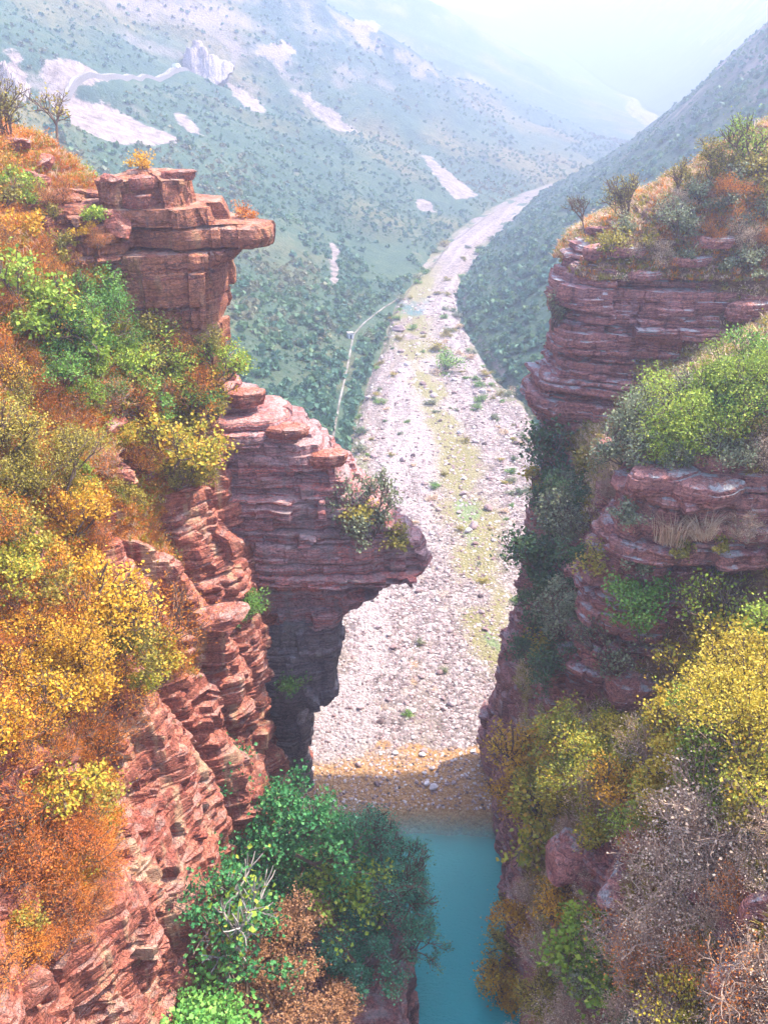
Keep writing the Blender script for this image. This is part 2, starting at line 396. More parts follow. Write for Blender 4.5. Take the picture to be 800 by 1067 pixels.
algae = np.exp(-((BX - sx_ + mead) / sw) ** 2) * sstep(70, 80, BY) * (1 - sstep(230, 330, BY))
gr = np.exp(-((BX - sx_ + mead) / (sw * 0.45)) ** 2) * np.maximum(np.exp(-((BY - 80) / 5.0) ** 2), np.maximum(0.8 * np.exp(-((BY - 112) / 12.0) ** 2), 0.4 * np.exp(-((BY - 180) / 40.0) ** 2))) 
ochre = (1 - sstep(59, 67, BY + 2.2 * fbm(BX / 3, BY / 3, 0, 67, 3))) * 1.0 + 0.55 * sstep(0.25, 0.6, fbm(BX / 3.2, BY / 3.2, 0, 71, 3)) * (1 - sstep(75, 95, BY))
algae = algae * (0.65 + 0.9 * fbm(BX / 5, BY / 7, 0, 63, 3)); gr = gr * np.clip(0.7 + 1.4 * fbm(BX / 2.2, BY / 3, 0, 65, 3), 0, 1.3)
bsn = np.repeat(bs[None, :], len(by), 0)
braid = fbm(bsn * 3.2 + 0.8 * fbm(BX / 30, BY / 50, 0, 93, 2), BY / 75, 0.3, 95, 4)
edge_n = np.minimum(BX - XLB(BY), XRB(BY) - BX) / (XRB(BY) - XLB(BY))
veg = sstep(0.10, 0.45, fbm(BX / 8, BY / 16, 0, 97, 4) + 0.45 * (0.20 - edge_n) * 4 - 0.06) * sstep(95, 130, BY)
pool = (0.75 + 0.8 * fbm(BX / 4, BY / 6, 0, 69, 3)) * np.exp(-((BX - at_z(428, 318, 0)[0]) / 4.5) ** 2 - ((BY - at_z(428, 318, 0)[1]) / 14.0) ** 2)
def make_bed_mat():
    t = NT('dry_riverbed'); p = t.pos()
    n = t.noise(p, 0.35, 5, 0.65); f = t.noise(p, 6, 4, 0.7)
    cell = t.add('TexVoronoi', feature='F1'); t.lk(p, cell.inputs['Vector']); cell.inputs['Scale'].default_value = 2.6
    cr = t.add('SeparateColor'); t.lk(cell.outputs['Color'], cr.inputs[0])
    cell2 = t.add('TexVoronoi', feature='F1'); t.lk(p, cell2.inputs['Vector']); cell2.inputs['Scale'].default_value = 0.9
    cr2 = t.add('SeparateColor'); t.lk(cell2.outputs['Color'], cr2.inputs[0])
    base = t.ramp(cr.outputs[0], [(0.0, (0.045, 0.033, 0.031)), (0.25, (0.12, 0.088, 0.082)), (0.65, (0.25, 0.192, 0.178)), (1.0, (0.46, 0.385, 0.355))])
    base = t.mix(0.25, base, t.ramp(cr2.outputs[0], [(0.0, (0.10, 0.075, 0.07)), (1.0, (0.36, 0.30, 0.275))]))
    base = t.mix(t.step(n, 0.54, 0.70), base, t.ramp(f, [(0.35, (0.15, 0.12, 0.10)), (0.65, (0.44, 0.35, 0.27))]))
    dn = t.math('MULTIPLY', t.math('SUBTRACT', f, 0.5), 0.9)
    base = t.mix(t.math('MULTIPLY', t.step(t.math('ADD', t.attr('braid'), t.math('MULTIPLY', dn, 0.5)), 0.05, 0.35), 0.55), base, t.ramp(f, [(0.3, (0.26, 0.215, 0.20)), (0.7, (0.48, 0.41, 0.38))]))
    base = t.mix(t.math('MULTIPLY', t.step(t.math('SUBTRACT', t.math('MULTIPLY', dn, 0.4), t.attr('braid')), 0.12, 0.4), 0.6), base, t.ramp(f, [(0.3, (0.13, 0.10, 0.075)), (0.7, (0.30, 0.235, 0.17))]))
    base = t.mix(t.math('MULTIPLY', t.step(t.math('ADD', t.attr('veg'), dn), 0.3, 0.8), 0.8), base, t.ramp(f, [(0.35, (0.07, 0.09, 0.04)), (0.65, (0.22, 0.19, 0.10))]))
    base = t.mix(t.math('MULTIPLY', t.step(t.math('ADD', t.attr('ochre'), dn), 0.3, 0.8), 0.85), base, t.ramp(f, [(0.3, (0.17, 0.075, 0.02)), (0.5, (0.36, 0.175, 0.05)), (0.7, (0.46, 0.31, 0.15))]))
    base = t.mix(t.math('MULTIPLY', t.step(t.math('ADD', t.attr('algae'), dn), 0.12, 0.6), 0.85), base, t.ramp(f, [(0.3, (0.10, 0.095, 0.03)), (0.7, (0.30, 0.26, 0.10))]))
    base = t.mix(t.math('MULTIPLY', t.step(t.math('ADD', t.attr('green'), dn), 0.3, 0.8), 0.55), base, (0.12, 0.21, 0.09))
    base = t.mix(t.math('MULTIPLY', t.step(t.attr('pool'), 0.25, 0.8), 0.9), base, (0.07, 0.15, 0.15))
    t.bump(t.math('ADD', t.math('MULTIPLY', cell.outputs['Distance'], -1.0), t.math('MULTIPLY', f, 0.4)), 0.9, 0.25)
    return t.done(base, 0.9)
bed = link('riverbed', mesh_np('riverbed', np.stack([BX, BY, BZ], -1), grid_faces(len(by), len(bs)), make_bed_mat(), True,
           attrs={'algae': ('POINT', algae), 'green': ('POINT', gr), 'ochre': ('POINT', ochre), 'pool': ('POINT', pool), 'braid': ('POINT', braid), 'veg': ('POINT', veg)}))
tag(bed, 'pale stony dry riverbed winding up the valley', 'riverbed', kind='structure')

# water ------------------------------------------------------------------
wy = np.linspace(-12, 70, 165); wx = np.linspace(-16, 18, 69)
WX, WY = np.meshgrid(wx, wy)
wdep = np.clip(-bed_h(WX, WY), 0, 3)
def make_water_mat():
    t = NT('teal_water'); p = t.pos()
    d = t.attr('depth')
    col = t.ramp(t.math('ADD', t.math('MULTIPLY', d, 0.4), t.math('MULTIPLY', t.math('SUBTRACT', t.noise(p, 0.5, 3), 0.5), 0.12)),
                 [(0.0, (0.14, 0.24, 0.16)), (0.3, (0.06, 0.33, 0.27)), (1.0, (0.010, 0.31, 0.29))])
    t.bsdf.inputs['Specular IOR Level'].default_value = 0.35
    t.bump(t.math('ADD', t.noise(t.scalev(p, (1.0, 1.9, 1.0)), 2.6, 5, 0.65), t.math('MULTIPLY', t.noise(t.scalev(p, (0.3, 0.5, 1.0)), 1.0, 2), 0.8)), 1.0, 0.12)
    t.done(col, 0.09)
    t.lk(t.step(d, -0.02, 0.95), t.bsdf.inputs['Alpha'])
    return t.m
water = link('water', mesh_np('water', np.stack([WX, WY, 0 * WX], -1), grid_faces(len(wy), len(wx)), make_water_mat(), True, attrs={'depth': ('POINT', wdep)}))
tag(water, 'still teal pool at the bottom of the gorge', 'water', kind='structure')

# ------------------------------------------------------------------ stratified rock
DEPTH_V = []                 # sampled points of near rock, used to stand plants on it
def layer_levels(z0, z1, tmin, tmax, seed):
    r = np.random.default_rng(seed); z = [z0]
    while z[-1] < z1:
        z.append(z[-1] + tmin + (tmax - tmin) * r.random() ** 1.8)
    z[-1] = z1
    return np.array(z)
def strata_rings(levels, seed):
    """z of each ring, its layer index and how far it is set back in the bedding crack"""
    rows = []
    for i in range(len(levels) - 1):
        a, b = levels[i], levels[i + 1]; h = b - a
        for f, inset in ((0.02, 1.0), (0.16, 0.25), (0.5, 0.0), (0.84, 0.2), (0.98, 1.0)):
            rows.append((a + h * f, i, inset))
    r = np.array(rows); return r[:, 0], r[:, 1].astype(int), r[:, 2]
def plan_normals(P, closed):
    if closed: T = np.roll(P, -1, 1) - np.roll(P, 1, 1)
    else: T = np.gradient(P, axis=1)
    L = np.linalg.norm(T, axis=-1, keepdims=True) + 1e-9
    T = T / L
    return np.stack([T[..., 1], -T[..., 0]], -1)      # right of travel
def strata_disp(P, zz, li, inset, seed, amp, joint=2.6, crack=0.22):
    """outward displacement of the ring points"""
    r = np.random.default_rng(seed)
    nl = li.max() + 2
    lay = r.normal(0, 1, nl); lay = np.clip(lay, -1.4, 1.2)
    x, y = P[..., 0], P[..., 1]; z = zz[:, None]
    l = li[:, None]
    course = np.floor(l / 3.0)
    cl = np.random.default_rng(seed + 99).normal(0, 1, nl)
    d = 0.07 * lay[li][:, None] + 0.26 * np.clip(cl, -1.5, 1.3)[(li // 3)][:, None] * (0.6 + 0.6 * vn(x / 5, y / 5, course * 3.3, seed + 21))
    d = d + 0.55 * fbm(x / 3.4, y / 3.4, course * 1.7, seed + 1, 3) + 0.18 * fbm(x / 1.8, y / 1.8, l * 0.9, seed + 11, 2)
    jx = np.floor(x / joint + 0.35 * vn(course * 3.1, 0.5, 0, seed + 2) + 0.3 * vn(x / 2, y / 2, z / 5, seed + 8)); jy = np.floor(y / joint + 0.4 * vn(course * 2.3, 4.5, 0, seed + 3) + 0.3 * vn(x / 2, y / 2, z / 5, seed + 9))
    d = d + 0.9 * (_hash(jx, jy, course + 0 * jx, seed + 4) - 0.5)
    jx2 = np.floor(x / (joint * 0.42) + vn(l * 1.7, 1.5, 0, seed + 5)); jy2 = np.floor(y / (joint * 0.42) + vn(l * 1.3, 2.5, 0, seed + 6))
    d = d + 0.20 * (_hash(jx2, jy2, l + 0 * jx2, seed + 7) - 0.5)
    d = d + 0.26 * (_hash(jx2, jy2, np.floor(l / 2.0) + 0 * jx2, seed + 17) - 0.5) + 0.12 * fbm(x / 0.7, y / 0.7, z / 0.5, seed + 10, 3)
    hr = _hash(l, 0 * l, 0 * l, seed + 12)
    open_ = sstep(-0.35, 0.55, vn(x / 2.6, y / 2.6, l * 2.9, seed + 13) + 0.9 * (hr - 0.55))
    cr = crack * (0.15 + 1.7 * hr ** 3 + 1.1 * (l % 3 == 0)) * open_
    return amp * d - inset[:, None] * cr * (0.35 + 0.65 * np.clip(amp, 0, 1))

LASTV = [None]
def resample(poly, n):
    P = np.array(poly, float); Q = np.vstack([P, P[:1]])
    for _ in range(2):                                  # corner cutting
        A = Q[:-1] * 0.9 + Q[1:] * 0.1; B = Q[:-1] * 0.1 + Q[1:] * 0.9
        Q = np.stack([A, B], 1).reshape(-1, 2); Q = np.vstack([Q, Q[:1]])
    L = np.concatenate([[0], np.cumsum(np.linalg.norm(np.diff(Q, axis=0), axis=1))])
    t = np.linspace(0, L[-1], n, endpoint=False)
    return np.stack([np.interp(t, L, Q[:, 0]), np.interp(t, L, Q[:, 1])], -1)

def rock_stack(name, keys, mat, seed, tmin=0.18, tmax=0.75, n=420, amp=1.0, dip=(0, 0, 0, 0), joint=2.6, crack=0.22, caps=7, topdome=0.5, near=True, local=None, soil=None):
    """keys = [(z, counter-clockwise plan polygon)]; layered rock body lofted through them"""
    kz = np.array([k[0] for k in keys]); kp = np.stack([resample(k[1], n) for k in keys])
    lev = layer_levels(kz[0], kz[-1], tmin, tmax, seed)
    zz, li, inset = strata_rings(lev, seed)
    mid = 0.5 * (lev[li] + lev[li + 1])
    zq = np.clip(0.75 * mid + 0.25 * zz, kz[0], kz[-1])     # beds keep a near-vertical edge
    j = np.clip(np.searchsorted(kz, zq, 'right') - 1, 0, len(kz) - 2)
    f = ((zq - kz[j]) / (kz[j + 1] - kz[j]))[:, None, None]
    P = kp[j] * (1 - f) + kp[j + 1] * f
    N = plan_normals(P, True)
    P = P + N * strata_disp(P, zz, li, inset, seed, amp, joint, crack)[..., None]
    Z = np.repeat(zz[:, None], n, 1) + 0.10 * fbm(P[..., 0] / 3, P[..., 1] / 3, zz[:, None] / 6, seed + 30, 3)
    V = np.concatenate([P, Z[..., None]], -1)
    cen = P.mean(1)
    def cap(ring, c, up):
        out = []
        for k in range(1, caps + 1):
            g = 1 - (k / caps) ** 1.0 * 0.985
            q = ring[:, :2] * g + c * (1 - g)
            st = np.floor((1 - g) * 4 + 0.9 * fbm(q[:, 0] / 2.5, q[:, 1] / 2.5, 0, seed + 40, 3)) / 4
            z = ring[:, 2].mean() * (1 - g) + ring[:, 2] * g + up * (topdome * st + 0.18 * fbm(q[:, 0] / 1.2, q[:, 1] / 1.2, k * 0.1, seed + 41, 3))
            out.append(np.column_stack([q, z]))
        return out
    rows = cap(V[0], cen[0], -1)[::-1] + list(V) + cap(V[-1], cen[-1], 1)
    V = np.stack(rows)
    dx, dy, x0, y0 = dip
    V[..., 2] += dx * (V[..., 0] - x0) + dy * (V[..., 1] - y0)
    if near: DEPTH_V.append(V.reshape(-1, 3))
    LASTV[0] = V
    F = grid_faces(len(V), n, True)
    if local: return mesh_np(name, V, F, mat, False)
    return link(name, mesh_np(name, V, F, mat, False, attrs=None if soil is None else {'soil': ('POINT', np.full(V.shape[0] * V.shape[1], soil))}))

def wall(name, side, ys_k, zs_k, tab, mat, seed, yend, amp_rock, rib, back=150):
    """gorge side: x given by tab[z][y]; wraps round its valley end and runs back into the hill"""
    zs_k = np.array(zs_k, float)
    tab = np.array(tab, float)
    lev = layer_levels(zs_k[0], zs_k[-1], 0.16, 0.95, seed)
    zz, li, inset = strata_rings(lev, seed)
    mid = 0.5 * (lev[li] + lev[li + 1]); 
    ny = 400
    yy = np.linspace(-14, yend, ny)
    wy_ = yy[None, :] + 0 * zz[:, None]
    wob = 1.6 * fbm(yy[None, :] / 7, zz[:, None] / 9, 0, seed + 60, 3)
    def fx(z): return interp2(tab, ys_k, zs_k, wy_ + wob, z)
    slope = np.abs(fx(zz[:, None] + 1.2) - fx(zz[:, None] - 1.2)) / 2.4
    soil = sstep(0.22, 0.50, slope + 0.07 * sstep(26, 34, zz[:, None]) + 0.36 * fbm(yy[None, :] / 5, zz[:, None] / 4, 0, seed + 61, 4))
    if side < 0:
        U_, V_, _d = proj(np.stack([fx(zz[:, None] + 0 * wy_), wy_, zz[:, None] + 0 * wy_], -1))
        bare = np.zeros(soil.shape)
        for pg in BARE: bare[in_poly(U_, V_, pg)] = 1
        for _ in range(5): bare[1:-1, 1:-1] = (bare[1:-1, 1:-1] * 2 + bare[:-2, 1:-1] + bare[2:, 1:-1] + bare[1:-1, :-2] + bare[1:-1, 2:]) / 6
        soil = np.clip(soil - 1.1 * bare + 0.25 * bare * fbm(yy[None, :] / 1.5, zz[:, None] / 1.2, 0, seed + 69, 3), 0, 1)
    zq = zz[:, None] * (0.30 + 0.70 * soil) + mid[:, None] * (0.70 - 0.70 * soil)
    X = fx(zq)
    # rounded ribs divided by clefts on bare rock
    ribn = np.abs(fbm((yy[None, :] + 0.05 * zz[:, None]) / rib, zz[:, None] / 30, 0.7, seed + 62, 2)) * 2.0
    ribn = np.where(side < 0, np.minimum(ribn, 1.1) ** 0.6, ribn)
    ribn2 = np.abs(fbm((yy[None, :] - 0.2 * zz[:, None]) / (rib * 0.45), zz[:, None] / 7, 2.7, seed + 63, 2)) * 1.2
    o = (1 - soil) * amp_rock * (np.minimum(ribn, 1.2) * (2.7 if side < 0 else 1.9) + np.minimum(ribn2, 1) * 0.9 - 1.5)
    P = np.stack([X, wy_], -1)
    # valley end: turn the corner
    nb = 60
    t = np.linspace(0, 1, nb + 1)[1:] ** 1.5
    xe = X[:, -1:] + (-side) * 0 + side * (np.abs(back) - np.abs(X[:, -1:])) * t[None, :]
    ye = yend + 2.5 * np.sin(np.minimum(t * 6, 1) * math.pi / 2)[None, :] + 0 * xe
    P2 = np.stack([xe, ye], -1)
    P = np.concatenate([P, P2], 1)
    soil2 = np.concatenate([soil, np.repeat(soil[:, -1:], nb, 1)], 1)
    o2 = np.concatenate([o, np.repeat(o[:, -1:], nb, 1)], 1)
    N = plan_normals(P, False)
    if side > 0: N = -N
    lump = np.abs(fbm(P[..., 0] / 2.6, P[..., 1] / 2.6, zz[:, None] / 3.2, seed + 67, 2)) * 1.5 + 0.5 * np.abs(fbm(P[..., 0] / 1.1, P[..., 1] / 1.1, zz[:, None] / 1.0, seed + 68, 2))
    d = (strata_disp(P, zz, li, inset, seed, 1.15 if side < 0 else 0.9, 1.7, 0.34) + (0.22 if side < 0 else 0.3) * lump) * (1 - 0.85 * soil2) + soil2 * 0.35 * fbm(P[..., 0] / 2, P[..., 1] / 2, zz[:, None] / 2, seed + 64, 3)
    P = P + N * (d + o2)[..., None]
    Z = np.repeat(zz[:, None], P.shape[1], 1) + 0.12 * fbm(P[..., 0] / 3, P[..., 1] / 3, zz[:, None] / 5, seed + 65, 3)
    V = np.concatenate([P, Z[..., None]], -1)
    # top sheet back into the hill
    last = V[-1]
    rows = [V]
    for k in range(1, 10):
        g = k / 9.0
        q = last.copy(); q[:, 0] = last[:, 0] * (1 - g) + side * (back + 1) * g; q[:, 2] = last[:, 2] + 3.0 * g + 0.4 * fbm(q[:, 0] / 4, q[:, 1] / 4, 0, seed + 66, 3)
        rows.append(q[None])
    V = np.concatenate(rows, 0); soil2 = np.concatenate([soil2, np.ones((9, soil2.shape[1]))], 0)
    DEPTH_V.append(V[:, :ny + 8].reshape(-1, 3))
    F = grid_faces(V.shape[0], V.shape[1])
    if side < 0: F = F[:, ::-1]
    ob = link(name, mesh_np(name, V, F, mat, False, attrs={'soil': ('POINT', soil2)}))
    return ob, V[:, :ny + 4], soil2[:, :ny + 4]

BARE = [[(95, 555), (140, 565), (200, 610), (250, 640), (305, 800), (300, 850), (200, 900), (160, 1000), (100, 1080), (20, 1080), (40, 980), (75, 940), (110, 900), (120, 850), (112, 760), (118, 715), (195, 700), (190, 670), (150, 640), (100, 590)],
        [(165, 490), (240, 480), (260, 600), (250, 640), (200, 615), (170, 560)], [(8, 900), (60, 920), (70, 960), (40, 1080), (8, 1080)], [(110, 470), (155, 470), (155, 500), (110, 500)], [(120, 405), (165, 405), (165, 440), (120, 440)], [(90, 265), (140, 230), (150, 300), (110, 310)]]
YK = [15, 25, 35, 45, 52, 58, 64]
ZK = [-3, 0, 10, 20, 25, 30, 35, 40, 45, 50, 54, 57]
TL = [[-9, -9, -8.5, -8.5, -8.5, -8.5, -8],
      [-10, -10, -9.5, -9, -8.5, -8.5, -8],
      [-12, -12, -10.5, -9.7, -9.2, -9.5, -9],
      [-15, -14.5, -12.5, -11, -9.4, -10.5, -10],
      [-17, -15.5, -14.5, -12.5, -10.8, -11.5, -11],
      [-19, -17, -16, -14.5, -12.4, -12.5, -12],
      [-21, -19.5, -18, -16.5, -14, -13, -12.5],
      [-23, -22, -20.5, -18.5, -16, -13.5, -13],
      [-26, -25, -23.5, -21.5, -19, -16.5, -15],
      [-30, -29, -27, -25, -22.5, -20, -18],
      [-36, -35, -33, -30, -27, -24, -22],
      [-44, -43, -41, -38, -34, -30, -28]]
left, LV, LS = wall('gorge_cliff', -1, YK, ZK, TL, M_LEFT, 101, 63.5, 1.0, 4.5)
tag(left, 'sunlit left gorge cliff of red layered rock and orange soil', 'cliff', kind='structure')
YR = [15, 25, 35, 42.8, 46.5, 52, 58.6, 63.0, 67, 72]
ZR = [-3, 0, 10, 20, 25, 30, 35, 40, 45, 48, 51, 54, 57]
TR = [[8.5, 8.5, 8.6, 9, 9, 9.2, 9.4, 9.6, 10, 11],
      [9, 9, 9, 9.2, 9.2, 9.4, 9.6, 9.7, 10.2, 11],
      [9.4, 9.2, 8.8, 9.2, 9.2, 9.8, 10.0, 10.2, 10.4, 12],
      [11.5, 11.5, 12, 12.8, 12.4, 12.2, 11.4, 11.0, 10.8, 13],
      [13, 13.4, 14.6, 17, 14.0, 13.2, 12.0, 11.6, 11.2, 14],
      [15, 15.5, 17.2, 21, 15.4, 14.2, 12.8, 12.2, 12, 14],
      [18, 18.4, 20.4, 25, 17.5, 15.5, 14.6, 13, 13, 14],
      [22, 22, 24.5, 27, 21, 19.0, 20.5, 16, 13.5, 14],
      [27, 27, 28, 29, 26, 25, 28.5, 20, 14, 15],
      [31, 31, 32, 32, 31, 30, 33, 24, 16.5, 17.5],
      [36, 36, 36, 36, 35, 34, 36, 29, 21.5, 23],
      [42, 42, 42, 42, 41, 40, 40, 36, 29, 30],
      [50, 50, 50, 50, 50, 48, 48, 45, 40, 40]]
right, RV, RS = wall('gorge_cliff', 1, YR, ZR, TR, M_RIGHT, 202, 63, 0.55, 4.0)
tag(right, 'shaded right gorge cliff of purple layered rock and brown scrub', 'cliff', kind='structure')

# overhanging nose on the left: a heavy lower block and a beak above it
def box(xa, ya, xb, yb, bx=0, by_=0):                    # counter-clockwise seen from above
    return [(xa, ya), ((xa + xb) / 2, ya + by_), (xb, ya + 0.8), (xb + bx, (ya + yb) / 2), (xb, yb - 0.8), ((xa + xb) / 2, yb), (xa, yb)]
nose = rock_stack('rock_outcrop', [
    (19.5, box(-15, 56.5, -4.4, 64, 0.4)), (21.2, box(-15, 56.3, -3.0, 64, 0.5)), (22.6, box(-15, 56.2, -0.4, 63.5, 0.7)), (23.8, box(-15, 56.2, 2.4, 63.2, 0.8)), (24.9, box(-15, 56.3, 3.4, 62.8, 0.9)),
    (26.2, box(-15, 56.4, 3.0, 62.8, 0.8)), (27.2, box(-15, 56.5, 1.9, 63, 0.5)), (28.4, box(-15, 56.6, 0.3, 63.3, 0.4)), (30.0, box(-15, 56.7, -1.3, 63.5, 0.5)), (31.8, box(-15, 56.8, -2.7, 63.8, 0.5)),
    (33.6, box(-15, 57.0, -4.6, 63.8, 0.6)), (35.6, box(-15, 57.4, -7.0, 63.8, 0.6)), (37.2, box(-15.5, 57.8, -10.0, 63.5, 0.3)), (38.0, box(-15.5, 58.4, -11.4, 63.0, 0))],
    M_NOSE, 303, dip=(-0.05, 0.0, -6, 60), tmin=0.14, tmax=1.2, n=560, joint=3.0, amp=1.15, crack=0.3)
tag(nose, 'layered red rock beak jutting out over the pale riverbed', 'rock outcrop')
blk = rock_stack('rock_outcrop', [
    (11.0, box(-9.5, 57.2, -4.8, 63.5)), (11.6, box(-11, 56.4, -3.7, 64)), (14.5, box(-11.5, 56.2, -3.6, 64, 0.3)), (18, box(-12, 56.3, -3.8, 64, 0.2)), (19.7, box(-12, 56.4, -4.2, 64, 0.2))],
    M_DARKROCK, 313, tmin=0.5, tmax=1.9, n=380, joint=3.6, amp=0.9, crack=0.12)
tag(blk, 'dark square cut hanging rock block underneath the red beak', 'rock outcrop')
pil = rock_stack('rock_pillar', [
    (-1.5, box(-9.5, 58.5, -6.6, 63)), (4, box(-9.5, 58.8, -7.0, 63)), (11.4, box(-9.5, 58.8, -7.2, 63))], M_DARKROCK, 323, tmin=0.5, tmax=1.6, n=220, joint=2.0, amp=0.8)
tag(pil, 'slim dark rock pillar carrying the hanging block above green trees', 'rock pillar')
head = rock_stack('rock_outcrop', [
    (38.5, box(-18, 55.8, -11.8, 65)), (42, box(-18, 55.8, -11.6, 65, 0.2)), (45.0, box(-17.8, 55.8, -11.2, 65, 0.3)), (47.3, box(-17.6, 55.9, -10.6, 65, 0.3)), (47.9, box(-17.4, 56.2, -9.4, 63.0, 0.3)), (48.3, box(-17.2, 56.8, -7.9, 62.0, 0.3)),
    (49.2, box(-17.2, 56.8, -7.7, 62, 0.3)), (49.6, box(-17.4, 56.4, -10.0, 63.5, 0.3)), (50.8, box(-17.6, 56.6, -11.6, 64.0, 0.3)), (51.8, box(-17.8, 57.2, -13.0, 64, 0)), (52.3, box(-18.2, 58.2, -14.0, 64, 0))],
    M_HEAD, 333, tmin=0.4, tmax=2.2, n=460, joint=2.6, amp=1.35, crack=0.3)
head2 = rock_stack('rock_outcrop', [(42, box(-21.5, 55.2, -16.6, 62)), (47.5, box(-21.5, 55.4, -16.8, 62)), (50.0, box(-21.8, 56.0, -17.4, 62)), (51.2, box(-22, 57.5, -18.6, 62))], M_HEAD, 339, tmin=0.3, tmax=1.6, n=220, joint=1.8, amp=1.3)
tag(head2, 'broken red rock shoulder on the left of the square rock head', 'rock outcrop')
tag(head, 'upper left square rock head with a small overhanging lip', 'rock outcrop')
def rbox(xa, ya, xb, yb, bl_=0): # left edge xa rounded
    return [(xb, ya), (xb, yb), (xa + 2, yb), (xa - bl_, (ya + yb) / 2 + 1), (xa + 0.2, ya + 1.2), (xa + 1.6, ya)]
rb = rock_stack('rock_outcrop', [
    (32.4, rbox(13.4, 60.5, 30, 68)), (34.0, rbox(12.4, 60, 30, 68, 0.3)), (36.4, rbox(11.4, 59.8, 30, 68, 0.5)), (38.2, rbox(11.6, 60, 30, 68, 0.4)), (39.0, rbox(12.6, 60.2, 30, 68, 0.2)),
    (42.5, rbox(12.7, 60.3, 30, 68, 0.3)), (44.6, rbox(12.6, 60.8, 30, 68, 0.4)), (46.0, rbox(13.2, 61.6, 30, 68, 0.3)), (47.2, rbox(13.8, 62.8, 29, 68, 0.2))],
    M_BLOCK, 343, tmin=0.13, tmax=0.8, n=560, joint=3.0, amp=1.15, crack=0.34, dip=(-0.035, 0, 14, 60))
tag(rb, 'large purple layered rock outcrop high on the right side', 'rock outcrop')
mound = rock_stack('hilltop', [
    (45.5, rbox(13.2, 60.8, 60, 74, 0.2)), (46.8, rbox(14.0, 61.5, 60, 74, 0.2)), (48.4, rbox(16.6, 62.2, 60, 74)), (50.0, rbox(19.6, 63.0, 60, 74)), (51.6, rbox(22.8, 63.8, 60, 74)), (53.2, rbox(25.4, 64.5, 60, 74)), (55.0, rbox(29, 65.5, 60, 74)), (57, rbox(33, 66.5, 60, 74))],
    M_RIGHT, 348, tmin=0.15, tmax=0.5, n=300, amp=0.5, crack=0.1, soil=0.62)
tag(mound, 'grassy brown hilltop above the purple outcrop', 'hill', kind='structure')
MV = LASTV[0]
rc = rock_stack('rock_outcrop', [
    (14, rbox(11.6, 45.2, 24, 51)), (20, rbox(11.7, 44.8, 26, 51, 0.3)), (26, rbox(12.0, 44.4, 27, 51, 0.3)), (30, rbox(12.8, 44.2, 27, 51, 0.2)), (34.5, rbox(13.6, 44.0, 27, 50.5, 0.2)),
    (37.0, rbox(14.2, 44.2, 27, 50, 0.1)), (38.4, rbox(15.5, 45.5, 27, 50, 0.1))],
    M_BLOCK, 353, tmin=0.13, tmax=0.8, n=520, joint=2.4, amp=1.1, crack=0.3)
tag(rc, 'middle right rock rib with dark layered front face', 'rock outcrop')

print('rocks', sum(len(a) for a in DEPTH_V))
#@@PLANTS
# ------------------------------------------------------------------ where plants can stand
_NP = np.concatenate(DEPTH_V)
_pu, _pv, _pd = proj(_NP)
_ok = (_pu > -60) & (_pu < 860) & (_pv > -60) & (_pv < 1160)
_NP, _pu, _pv, _pd = _NP[_ok], _pu[_ok], _pv[_ok], _pd[_ok]
_bin = ((_pv + 60) // 3).astype(int) * 400 + ((_pu + 60) // 3).astype(int)
_ord = np.lexsort((_pd, _bin)); _b = _bin[_ord]
_first = np.concatenate([[True], _b[1:] != _b[:-1]])
_front = np.full(400 * 420, -1, int); _front[_b[_first]] = _ord[_first]
def pick(u, v):
    """the rock or soil point that lies along this direction"""
    c = (int((v + 60) // 3)) * 400 + int((u + 60) // 3)
    best = None
    for dv in (-1, 0, 1):
        for du in (-1, 0, 1):
            k = c + dv * 400 + du
            if 0 <= k < len(_front) and _front[k] >= 0:
                i = _front[k]
                if best is None or _pd[i] < _pd[best] - 0.0: best = i
    return None if best is None else _NP[best]

# ------------------------------------------------------------------ plant meshes
def tube_mesh(segs, sides=4):
    """segs = list of (p0, p1, r0, r1)"""
    A = np.array([q[0] for q in segs]); B = np.array([q[1] for q in segs]); ra = np.array([q[2] for q in segs]); rb_ = np.array([q[3] for q in segs])
    D = B - A; D = D / (np.linalg.norm(D, axis=1, keepdims=True) + 1e-9)
    ref = np.where(np.abs(D[:, 2:3]) > 0.9, np.array([[1.0, 0, 0]]), np.array([[0, 0, 1.0]]))
    X = np.cross(D, ref); X /= np.linalg.norm(X, axis=1, keepdims=True) + 1e-9; Y = np.cross(D, X)
    a = np.linspace(0, 2 * math.pi, sides, endpoint=False)
    ring = X[:, None, :] * np.cos(a)[None, :, None] + Y[:, None, :] * np.sin(a)[None, :, None]
    V = np.concatenate([A[:, None] + ring * ra[:, None, None], B[:, None] + ring * rb_[:, None, None]], 1)
    n = len(segs); base = np.arange(n)[:, None] * 2 * sides; k = np.arange(sides)[None, :]; k2 = (k + 1) % sides
    F = np.stack([base + k, base + k2, base + sides + k2, base + sides + k], -1).reshape(-1, 4)
    return V.reshape(-1, 3), F
def leaf_quads(P, size, r, upbias=0.7, slim=0.45):
    n = len(P)
    N = r.normal(0, 1, (n, 3)); N[:, 2] += upbias; N /= np.linalg.norm(N, axis=1, keepdims=True)
    D = r.normal(0, 1, (n, 3)); D -= N * (D * N).sum(1, keepdims=True); D /= np.linalg.norm(D, axis=1, keepdims=True) + 1e-9
    S = np.cross(N, D); L = size * (0.45 + 1.1 * r.random(n))[:, None]
    fold = N * L * 0.12
    V = np.stack([P - D * L * 0.5, P + S * L * slim + fold, P + D * L * 0.5, P - S * L * slim + fold], 1)
    return V.reshape(-1, 3), np.arange(4 * n).reshape(-1, 4)
